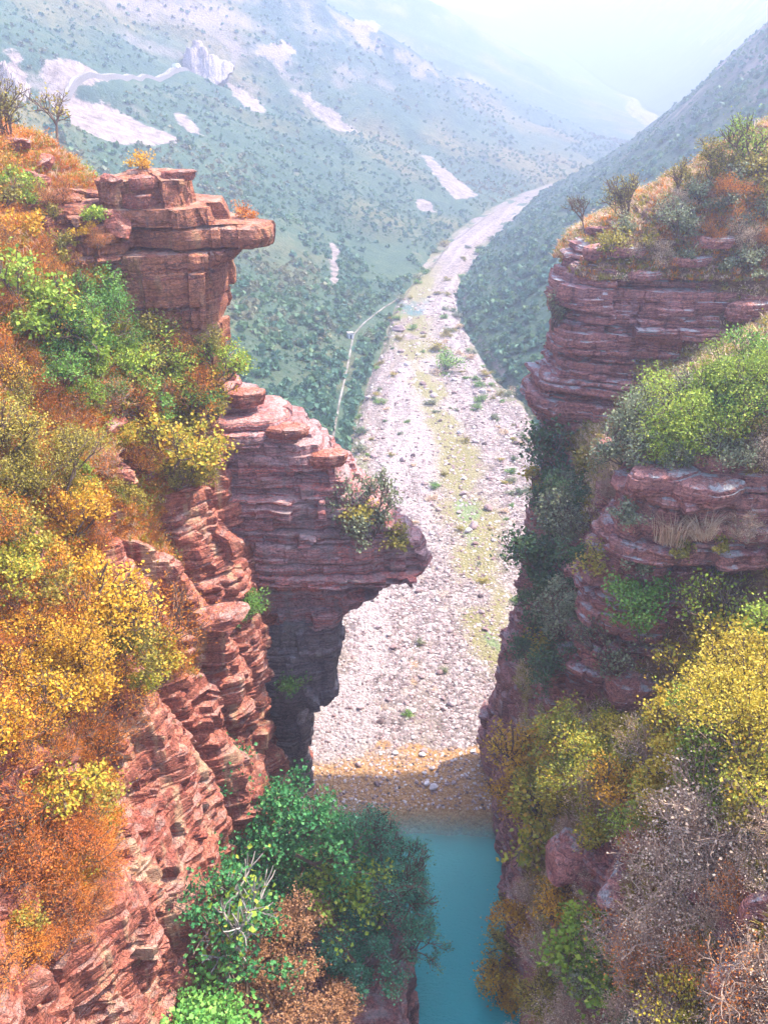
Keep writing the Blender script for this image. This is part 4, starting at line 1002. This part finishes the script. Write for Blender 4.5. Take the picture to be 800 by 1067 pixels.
for k, a in enumerate([
    (190, 182, 36, 9, M_STONE_L, 'thin dark slab projecting from the top of the rock head', 0.6, 0.2),
    (150, 190, 30, 10, M_STONE_L, 'flat block in the middle of the rock head top', 0.7, 0.5),
    (118, 196, 22, 12, M_STONE_L, 'square red block at the left end of the rock head', 0.8, 0.1),
    (140, 212, 34, 12, M_STONE_L, 'broad ledge stone just below the rock head top', 0.7, 0.0),
    (128, 242, 26, 20, M_STONE_L, 'red cube like boulder left of the square rock head', 0.8, 0.4),
    (45, 172, 26, 12, M_STONE_L, 'upper red block of the small outcrop under the crooked tree', 0.8, 0.3),
    (42, 186, 32, 14, M_STONE_L, 'lower red block of the small outcrop under the crooked tree', 0.8, 0.1),
    (22, 150, 30, 12, M_STONE_L, 'red stone at the left edge below the crest shrub', 0.8, 0.2),
    (240, 390, 26, 10, M_STONE_L, 'pale thin slab jutting from the cliff above the red beak', 0.6, 0.0),
    (258, 422, 46, 14, M_STONE_L, 'red slab lying on top of the red beak at its root', 0.7, 0.1),
    (300, 448, 44, 10, M_STONE_L, 'pale cap slab halfway down the red beak', 0.7, -0.1),
    (345, 485, 40, 12, M_STONE_L, 'red cap slab near the ledge bush on the beak', 0.7, 0.2),
    (240, 572, 30, 26, M_STONE_L, 'grey square boulder wedged above the dark crevice', 0.9, 0.5),
    (232, 645, 44, 17, M_STONE_L, 'white pink cap stone on top of the ribbed wall', 0.9, 0.2),
    (120, 445, 30, 14, M_STONE_L, 'small red boulder between olive bushes on the left slope', 0.9, 0.2),
    (30, 1040, 56, 30, M_STONE_L, 'big dark red boulder in the bottom left corner', 0.9, 0.8),
    (650, 268, 40, 9, M_STONE_R, 'long pale slab on the near lip of the purple outcrop', 0.7, 0.1),
    (620, 262, 34, 12, M_STONE_R, 'pale lichen slab at the upper left corner of the purple outcrop', 0.7, 0.3),
    (672, 292, 34, 7, M_STONE_R, 'small white slab under the lip of the purple outcrop', 0.6, 0.0),
    (742, 254, 44, 9, M_STONE_R, 'pale slab on the right part of the purple outcrop', 0.7, -0.1),
    (725, 272, 40, 8, M_STONE_R, 'mid pale slab in the grass over the purple outcrop', 0.7, 0.2),
    (775, 330, 44, 16, M_STONE_R, 'pale block at the right end of the purple outcrop', 0.7, 0.1),
    (625, 238, 24, 6, M_STONE_R, 'dark ledge stone beside the tiny bare tree', 0.6, 0.2),
    (630, 462, 34, 10, M_STONE_R, 'tilted white capped slab over the right gully', 0.6, 0.5),
    (685, 500, 70, 20, M_STONE_R, 'pale greenish slab on top of the right rock rib', 0.8, 0.2),
    (740, 515, 80, 18, M_STONE_R, 'stepped grey slab in the middle of the rib top', 0.7, -0.1),
    (755, 478, 80, 22, M_STONE_R, 'broad upper slab at the right picture edge', 0.7, 0.1),
    (643, 538, 14, 16, M_STONE_R, 'small white block on the edge of the right rib', 0.8, 0.2),
    (655, 722, 70, 26, M_STONE_R, 'smooth blue grey boulder at the foot of the right rib', 0.8, 0.1),
    (660, 876, 50, 34, M_STONE_R, 'purple grey boulder among dry twigs at lower right', 0.9, 0.3),
    (645, 932, 54, 26, M_STONE_R, 'dark boulder under the purple grey one', 0.9, 0.9),
    (728, 938, 34, 20, M_STONE_R, 'small grey stone in the twigs at lower right', 0.9, 0.2),
    (788, 965, 34, 60, M_STONE_R, 'smooth pink boulder at the right picture edge', 0.9, 0.1),
    (598, 900, 60, 32, M_STONE_R, 'reddish rock face showing between the rim bushes', 0.9, 0.4),
    (765, 1045, 50, 30, M_STONE_R, 'grey boulder in the bottom right corner', 0.9, 0.6)]):
    slab_px(a[0], a[1], a[2], a[3], a[4], a[5], 900 + k, a[6], a[7])

# ------------------------------------------------------------------ stones on the riverbed
def ico(sub):
    import bmesh
    bm = bmesh.new(); bmesh.ops.create_icosphere(bm, subdivisions=sub, radius=0.5)
    V = np.array([v.co[:] for v in bm.verts]); F = np.array([[v.index for v in f.verts] for f in bm.faces]); bm.free(); return V, F
def stone_arr(seed, sub):
    V, F = ico(sub)
    r = np.random.default_rng(seed); V = V.copy()
    for _ in range(7):                                   # knock flats off it
        n = r.normal(0, 1, 3); n /= np.linalg.norm(n); k = 0.30 + 0.14 * r.random()
        dd = V @ n; V -= np.maximum(dd - k, 0)[:, None] * n
    V *= np.array([1.15, 0.85, 0.62]); V += 0.03 * r.normal(0, 1, V.shape)
    return V, F
def make_stone_mat():
    t = NT('river_stone')
    g = t.add('NewGeometry'); oi = t.add('ObjectInfo').outputs['Random']
    x = t.math('FRACT', t.math('ADD', g.outputs['Random Per Island'], oi))
    c = t.ramp(x, [(0.0, (0.10, 0.07, 0.07)), (0.25, (0.27, 0.18, 0.17)), (0.6, (0.42, 0.33, 0.32)), (1.0, (0.70, 0.64, 0.61))])
    p = t.add('TexCoord').outputs['Object']; n = t.noise(p, 4, 4, 0.7)
    c = t.mix(0.5, c, t.ramp(n, [(0.35, (0.6, 0.55, 0.52)), (0.65, (1.15, 1.1, 1.1))]), 'MULTIPLY'); t.bump(n, 0.4, 0.05)
    return t.done(c, 0.85)
M_PEB = make_stone_mat()
r = np.random.default_rng(77)
def bed_points(n, v0, v1, seed, e=0.4):
    q = np.random.default_rng(seed); out = []
    while len(out) < n:
        v = q.uniform(v0, v1); u = q.uniform(310, 570)
        P = at_z(u, v, 0.1)
        if XLB(P[1]) + e < P[0] < XRB(P[1]) - e: out.append(P)
    P = np.array(out); P[:, 2] = bed_h(P[:, 0], P[:, 1]); return P
SM = [mesh_np('boulder', *stone_arr(60 + k, 2), M_PEB) for k in range(7)]
BP = bed_points(250, 300, 835, 3)
for P in BP:
    dpt = proj(P)[2]; sz = (3.4 + 5.2 * r.random() ** 2.5) * dpt / FPX
    o = link('boulder', SM[r.integers(7)]); o.location = (P[0], P[1], P[2] + sz * 0.16)
    o.scale = (sz, sz * r.uniform(.8, 1.2), sz * r.uniform(.7, 1.1)); o.rotation_euler = (r.uniform(-.3, .3), r.uniform(-.3, .3), r.uniform(0, 6.28))
    tag(o, 'pale boulder among the stones of the dry riverbed', 'boulder', 'boulders strewn over the riverbed')
for u, v, w, lab in [(493, 550, 13, 'large white boulder beside the yellow stream line'), (508, 530, 11, 'white angular boulder near the right gorge wall'), (488, 555, 9, 'flat white boulder lying in the yellow stream line'),
                     (415, 345, 14, 'big whitish boulder at the upper left bed edge'), (470, 735, 9, 'pink boulder in the middle of the lower riverbed'), (452, 820, 10, 'grey boulder at the water edge')]:
    P = at_z(u, v, 0.2); sz = w * proj(P)[2] / FPX
    o = link('boulder', SM[r.integers(7)]); o.location = (P[0], P[1], float(bed_h(P[0], P[1])) + sz * .18); o.scale = (sz, sz * .9, sz * .9); o.rotation_euler = (0, 0, r.uniform(0, 6))
    tag(o, lab, 'boulder')
def scatter(name, P, size, protos, mat, label, cat, attr_name='tint', zscale=1.0):
    q = np.random.default_rng(len(P)); VV, FF, TT = [], [], []; base = 0
    which = q.integers(len(protos), size=len(P))
    for k, pr in enumerate(protos):
        idx = np.where(which == k)[0]
        if len(idx) == 0: continue
        V, F = pr[0], pr[1]; m = len(idx); a = q.random(m) * 6.28; c, s_ = np.cos(a)[:, None], np.sin(a)[:, None]; sz = size[idx][:, None]
        X = (V[None, :, 0] * c - V[None, :, 1] * s_) * sz + P[idx][:, 0:1]; Y = (V[None, :, 0] * s_ + V[None, :, 1] * c) * sz + P[idx][:, 1:2]
        Z = V[None, :, 2] * sz * zscale + P[idx][:, 2:3]
        VV.append(np.stack([X, Y, Z], -1).reshape(-1, 3)); FF.append((F[None] + (np.arange(m) * len(V))[:, None, None]).reshape(-1, F.shape[1]) + base); base += m * len(V)
        hue = q.random(m)
        TT.append((np.clip(0.6 * hue[:, None] + 0.4 * (pr[2][None, :] if len(pr) > 2 else 0.5), 0, 1) + np.zeros((m, len(F)))).ravel())
    o = link(name, mesh_np(name, np.concatenate(VV), np.concatenate(FF), mat, attrs={attr_name: ('FACE', np.concatenate(TT))}))
    return tag(o, label, cat, kind='stuff')
PP = bed_points(15000, 300, 842, 9, 0.1)
scatter('pebbles', PP, (1.2 + 3.6 * r.random(len(PP)) ** 3) * proj(PP)[2] / FPX, [stone_arr(80 + k, 1) for k in range(5)], M_PEB, 'countless pebbles and cobbles covering the riverbed', 'pebbles')

# bushes on the gravel and along its right bank
RB = [(437, 670, 10, 'dark round bush alone on the middle of the gravel'), (465, 385, 30, 'dark wide bush on the gravel island'), (455, 365, 20, 'dark bush upstream of the wide island bush'), (500, 418, 14, 'bush on the right gravel bank'),
      (463, 700, 10, 'low olive bush on the lower gravel'), (540, 690, 12, 'olive bush at the foot of the right gorge wall'), (462, 495, 9, 'small bush on the left rim of the stream line'), (425, 745, 12, 'brown bush on the lower left gravel'), (505, 780, 9, 'tiny bush near the sandy water edge'), (376, 470, 16, 'bush at the left gravel edge by the path')]
for u, v, w, lab in RB:
    P = at_z(u, v, 0.2); P[2] = float(bed_h(P[0], P[1])) - 0.05
    plant(P, w * proj(P)[2] / FPX, 'small', ('olive', 'grey', 'green')[len(lab) % 3], lab, 'bush', name='bush', tall=0.7)
q = np.random.default_rng(15)
for k in range(120):
    v = q.uniform(300, 560); u = q.uniform(370, 556)
    if v < 430 and u < 440 and q.random() < .6: continue
    if v > 430 and 410 < u < 520 and q.random() < .75: continue
    P = at_z(u, v, 0.2); P[2] = float(bed_h(P[0], P[1])) - 0.05
    if not (XLB(P[1]) < P[0] < XRB(P[1])): continue
    plant(P, q.uniform(5, 14) * proj(P)[2] / FPX, 'small', ('olive', 'grey', 'green', 'tan')[k % 4], 'low bush dotted on the stony riverbed', 'bush', group='low bushes dotted over the riverbed', name='bush', tall=0.6)

for k in range(90):
    yv = math.exp(q.uniform(math.log(85), math.log(330))); sd_ = -1 if q.random() < .5 else 1
    xv = (XLB(yv) + abs(q.normal(0, .1)) * (XRB(yv) - XLB(yv))) if sd_ < 0 else (XRB(yv) - abs(q.normal(0, .13)) * (XRB(yv) - XLB(yv)))
    P = np.array([xv, yv, float(bed_h(xv, yv)) - 0.05]); uu, vv, dd = proj(P)
    if not (330 < uu < 570): continue
    plant(P, q.uniform(5, 13) * dd / FPX, 'small', ('olive', 'grey', 'shade', 'green')[k % 4], 'low bush along the ragged edge of the riverbed', 'bush', group='low bushes along the riverbed edge', name='bush', tall=0.6)
# ------------------------------------------------------------------ scrub on the valley sides
def on_terrain(u, v, ymin=80, ymax=900):
    d = ray(u, v); yv = np.linspace(ymin, ymax, 4000); Pt = np.array([0, 0, H])[None] + d[None] * (yv / d[1])[:, None]
    g = terrain_h(Pt[:, 0], Pt[:, 1]); k = np.where(Pt[:, 2] < g)[0]
    if len(k) == 0: return None
    return np.array([Pt[k[0], 0], Pt[k[0], 1], g[k[0]]])
PATH_Q = np.array([p for p in (on_terrain(u, v) for u, v in [(346, 462), (350, 440), (354, 418), (361, 388), (367, 356), (369, 348), (380, 336), (398, 322), (412, 313), (418, 308)]) if p is not None])
PATH_Q = np.stack([np.interp(np.linspace(0, 1, 90), np.linspace(0, 1, len(PATH_Q)), PATH_Q[:, k]) for k in range(3)], -1)
ROAD_Q = np.array([p for p in (on_terrain(u, v) for u, v in [(-12, 104), (24, 98), (50, 94), (80, 91), (100, 87), (120, 84), (140, 82), (160, 79.5), (176, 77), (190, 73), (208, 70), (225, 68), (243, 66)]) if p is not None])
def smooth(a, k=2):
    for _ in range(k): a = np.vstack([a[:1], (a[:-2] + 2 * a[1:-1] + a[2:]) / 4, a[-1:]])
    return a
ROAD_Q = smooth(ROAD_Q, 3)
ROAD_Q = np.stack([np.interp(np.linspace(0, 1, 160), np.linspace(0, 1, len(ROAD_Q)), ROAD_Q[:, k]) for k in range(3)], -1)
_rz = terrain_h(ROAD_Q[:, 0], ROAD_Q[:, 1])
for _ in range(6): _rz = np.concatenate([_rz[:1], (_rz[:-2] + 2 * _rz[1:-1] + _rz[2:]) / 4, _rz[-1:]])
ROAD_Q[:, 2] = np.maximum(_rz, terrain_h(ROAD_Q[:, 0], ROAD_Q[:, 1])) + 0.3
def clump(seed, n=26):
    rr = np.random.default_rng(seed); P = rr.normal(0, 1, (n, 3)); P /= np.linalg.norm(P, axis=1, keepdims=True); P *= (0.35 + 0.65 * rr.random(n) ** 0.5)[:, None] * 0.5; P[:, 2] = np.abs(P[:, 2]) * 1.1
    V, F = leaf_quads(P, 0.40, rr, 0.5, 0.5); return V, F, rr.random(n)
def hill_points(n, side, seed, vmin, vmax, dmax):
    q = np.random.default_rng(seed); out = []; tries = 0
    y = np.exp(q.uniform(math.log(80), math.log(620), n * 6)); d = 1.0 + dmax * q.random(n * 6) ** 1.2
    x = XLB(y) - d if side < 0 else XRB(y) + d
    z = terrain_h(x, y); P = np.stack([x, y, z], -1); u, v, dd = proj(P)
    dens = fbm(x / 40, y / 40, 0, seed, 4) + 0.5 * fbm(x / 9, y / 9, 0, seed + 3, 2)
    ok = (u > -30) & (u < 830) & (v > -30) & (v < 700) & (dens > -0.28 - 0.35 * (y < 230) + 0.5 * (q.random(n * 6) - .5))
    i = np.clip(np.searchsorted(ys, y), 0, len(ys) - 1)
    return P[ok][:n]
HL = hill_points(24000, -1, 201, 0, 0, 210); HR = hill_points(12000, 1, 202, 0, 0, 130)
def scree_at(P):
    i = np.clip(np.searchsorted(ys, P[:, 1]), 0, len(ys) - 1)
    j = np.array([np.argmin(np.abs(TX[a] - b)) for a, b in zip(i, P[:, 0])]); return scree[i, j]
HL = HL[scree_at(HL) < 0.3]
def clear_of(P, Q, d, front=0.0):
    k = np.ones(len(P), bool)
    for c in Q: k &= ~((np.abs(P[:, 0] - c[0]) < d) & (P[:, 1] > c[1] - d - front) & (P[:, 1] < c[1] + d))
    return P[k]
HL = clear_of(HL, PATH_Q, 1.0, 1.5); HL = clear_of(HL, ROAD_Q[::3], 5, 5)
clumps = [clump(300 + k) for k in range(6)]
def csize(P, a, b): return (a + (b * 1.5 - a) * q.random(len(P)) ** 4) * np.interp(P[:, 1], [80, 200, 320, 600], [0.8, 0.8, 0.55, 0.6])
m3 = fbm(HL[:, 0] / 50, HL[:, 1] / 50, 0, 88, 3) + 0.4 * q.normal(0, 0.5, len(HL))
for sel, colr, lab in ((m3 < -0.05, 'hill_a', 'blue green scrub over the left valley side'), ((m3 >= -0.05) & (m3 < 0.28), 'hill_b', 'green scrub over the left valley side'), (m3 >= 0.28, 'hill_c', 'grey olive scrub over the left valley side')):
    A = HL[sel]; scatter('scrub', A, csize(A, 0.6, 2.5), clumps, ML[colr], lab, 'scrub')
m4 = q.random(len(HR))
scatter('scrub', HR[m4 < .6], csize(HR[m4 < .6], 0.6, 2.7), clumps, ML['hill_a'], 'blue green scrub over the right valley side', 'scrub')
scatter('scrub', HR[m4 >= .6], csize(HR[m4 >= .6], 0.6, 2.4), clumps, ML['hill_b'], 'green scrub over the right valley side', 'scrub')

# ------------------------------------------------------------------ path, hut, road
def ribbon(pts, width, up, down, nseg=16, side=1):
    """a strip with thickness along pts"""
    P = np.array(pts); L = np.concatenate([[0], np.cumsum(np.linalg.norm(np.diff(P, axis=0), axis=1))]); t = np.linspace(0, L[-1], nseg * (len(P) - 1))
    Q = np.stack([np.interp(t, L, P[:, k]) for k in range(3)], -1); T = np.gradient(Q, axis=0); T[:, 2] = 0; T /= np.linalg.norm(T, axis=1, keepdims=True)
    N = np.stack([T[:, 1], -T[:, 0], 0 * T[:, 0]], -1) * width / 2; U = np.array([0, 0, 1.0])
    rows = np.stack([Q - N - U * down, Q - N + U * up, Q + N + U * up, Q + N - U * down], 1)
    return rows.reshape(-1, 3), grid_faces(len(Q), 4), Q
M_PATH = simple_noise_mat('pale_path', (0.10, 0.09, 0.07), (0.32, 0.28, 0.24), 0.35)
M_ROAD = simple_noise_mat('road_surface', (0.16, 0.14, 0.13), (0.26, 0.235, 0.22), 3)
M_WALLR = simple_noise_mat('pale_retaining_wall', (0.22, 0.19, 0.18), (0.46, 0.42, 0.39), 0.6)
pp = PATH_Q
V, F, Q = ribbon(pp, 0.34, 0.12, 1.5, 2)
Q2 = V.reshape(-1, 4, 3); dz = terrain_h(Q[:, 0], Q[:, 1]) - Q[:, 2]; Q2[:, :, 2] += dz[:, None]
tag(link('footpath', mesh_np('footpath', Q2.reshape(-1, 3), F, M_PATH)), 'thin white footpath along the left bank', 'path', kind='structure')
def boxmesh(name, x0, x1, y0, y1, z0, z1, mat, parent=None, bev=0.0):
    V = [(x, y, z) for z in (z0, z1) for y in (y0, y1) for x in (x0, x1)]
    return link(name, mesh_np(name, V, [(0, 2, 3, 1), (4, 5, 7, 6), (0, 1, 5, 4), (2, 6, 7, 3), (0, 4, 6, 2), (1, 3, 7, 5)], mat), parent)
M_WHITE = simple_noise_mat('white_render', (0.72, 0.70, 0.67), (0.84, 0.82, 0.80), 2)
M_ROOF = simple_noise_mat('grey_roof', (0.25, 0.22, 0.21), (0.38, 0.34, 0.32), 4)
M_DARK = simple_noise_mat('dark_glass', (0.03, 0.035, 0.04), (0.06, 0.065, 0.07), 3, 0.2)
hp = on_terrain(365, 352)
hut = link('hut', None); hut.location = hp; hut.scale = (0.65, 0.65, 0.65); hut.rotation_euler = (0, 0, 0.3)
boxmesh('wall', -0.9, 0.9, -0.9, 0.9, -0.5, 1.7, M_WHITE, hut); boxmesh('roof', -1.1, 1.1, -1.1, 1.1, 1.703, 1.9, M_ROOF, hut); boxmesh('door', -0.3, 0.3, -0.94, -0.903, -0.3, 1.2, M_DARK, hut)
tag(hut, 'small white hut beside the thin footpath', 'hut')
# stone road with a pale wall across the left mountain
rp = ROAD_Q
V, F, RQ = ribbon(rp, 2.4, 0.5, 1.8, 1)
V4 = V.reshape(-1, 4, 3)
tag(link('road', mesh_np('road', V4.reshape(-1, 3), F, M_ROAD)), 'pale mountain road cut across the left hillside', 'road', kind='structure')
near_edge = RQ - np.array([0, 1.4, 0])
V, F, _ = ribbon(near_edge, 0.25, 0.75, 0.6, 1)
tag(link('retaining_wall', mesh_np('retaining_wall', V, F, M_WALLR)), 'pale stone wall along the outer edge of the mountain road', 'wall')
# vehicle on the road
def vehicle(P, ang):
    o = link('parked_van', None); o.location = P; o.rotation_euler = (0, 0, ang)
    prof = [(-1.9, 0.35), (1.9, 0.35), (1.95, 0.9), (1.3, 1.05), (0.9, 1.65), (-1.8, 1.7), (-1.95, 1.0)]
    n = len(prof); V = [(x, -0.8, z) for x, z in prof] + [(x, 0.8, z) for x, z in prof]
    me = bpy.data.meshes.new('body'); me.from_pydata(V, [], [tuple(range(n)), tuple(range(2 * n - 1, n - 1, -1))] + [(i, n + i, n + (i + 1) % n, (i + 1) % n) for i in range(n)]); me.materials.append(M_WHITE)
    link('body', me, o)
    for x in (-1.1, 0.0): boxmesh('window', x - 0.45, x + 0.45, -0.83, -0.803, 1.05, 1.5, M_DARK, o)
    a = np.linspace(0, 2 * math.pi, 14, endpoint=False)
    for x in (-1.2, 1.2):
        for y in (-0.82, 0.62):
            W = [(x + 0.34 * math.cos(t), y, 0.34 + 0.34 * math.sin(t)) for t in a] + [(x + 0.34 * math.cos(t), y + 0.2, 0.34 + 0.34 * math.sin(t)) for t in a]
            me = bpy.data.meshes.new('wheel'); me.from_pydata(W, [], [tuple(range(14)), tuple(range(27, 13, -1))] + [(i, 14 + i, 14 + (i + 1) % 14, (i + 1) % 14) for i in range(14)]); me.materials.append(M_DARK); link('wheel', me, o)
    return tag(o, 'small white van on the mountain road by the pale crag', 'van')
kk = int(np.argmin(np.abs(proj(RQ)[0] - 184)))
vt = RQ[min(kk + 1, len(RQ) - 1)] - RQ[kk]
vehicle(RQ[kk] + np.array([0, -0.2, 0.46]), math.atan2(vt[1], vt[0]))
# pale crag above the road
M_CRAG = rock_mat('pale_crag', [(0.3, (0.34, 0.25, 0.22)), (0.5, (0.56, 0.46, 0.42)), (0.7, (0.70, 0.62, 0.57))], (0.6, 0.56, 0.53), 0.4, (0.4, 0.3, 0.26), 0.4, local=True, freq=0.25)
def crag(u, v, wpx, hpx, seed, label, peak=0.4):
    B = on_terrain(u, v)
    if B is None: return
    k = proj(B)[2] / FPX; w, h = wpx * k, hpx * k; nr, nc = 60, 96; rr = np.random.default_rng(seed)
    t = np.linspace(1, 0, nr)[:, None]; a = np.linspace(0, 2 * math.pi, nc, endpoint=False)[None, :]
    X = np.cos(a) * t * w * 0.62; Y = np.sin(a) * t * w * 0.45; Z = np.full(X.shape, -9.0)
    for j in range(9):
        f = j / 8.0; cx = (f - 0.5) * w * 0.9; hh = h * (0.35 + 0.65 * math.exp(-((f - peak) / 0.25) ** 2)) * rr.uniform(.75, 1.05); rad = w * rr.uniform(.2, .32); cy = rr.normal(0, .06) * w
        Z = np.maximum(Z, hh * np.minimum(1.0, 1.5 * (1 - np.hypot(X - cx, (Y - cy) * 1.1) / rad)))
    Z = Z * 0.85 + h * (0.15 * fbm(X / (w * .16), Y / (w * .16), 0, seed, 5) - 0.08 * np.abs(fbm(X / (w * .06), Y / (w * .3), 0, seed + 1, 3)))
    Z = np.maximum(Z, -7)
    o = link('rock_crag', mesh_np('rock_crag', np.stack([X, Y, Z], -1), grid_faces(nr, nc, True), M_CRAG)); o.location = B
    tag(o, label, 'crag')
crag(214, 76, 50, 36, 41, 'pale pointed rock crag standing over the mountain road')
crag(12, 98, 34, 40, 51, 'pale rock crag at the left picture edge above the road')
#@@END
# ------------------------------------------------------------------ haze
hz = NT('haze_air')
hz.n.remove(hz.bsdf)
pv = hz.add('VolumePrincipled'); pv.inputs['Color'].default_value = (*HAZE_COLOR, 1); pv.inputs['Density'].default_value = HAZE_DENSITY; pv.inputs['Anisotropy'].default_value = 0.6
hz.lk(pv.outputs[0], hz.out.inputs['Volume'])
hx0, hx1, hy0, hy1, hz0, hz1 = -2700, 2700, -200, 2800, -6, 420
hv = [(x, y, z) for z in (hz0, hz1) for y in (hy0, hy1) for x in (hx0, hx1)]
hf = [(0, 2, 3, 1), (4, 5, 7, 6), (0, 1, 5, 4), (2, 6, 7, 3), (0, 4, 6, 2), (1, 3, 7, 5)]
ho = link('haze', mesh_np('haze', hv, hf, hz.m))
tag(ho, 'pale blue haze filling the valley', 'haze', kind='stuff')
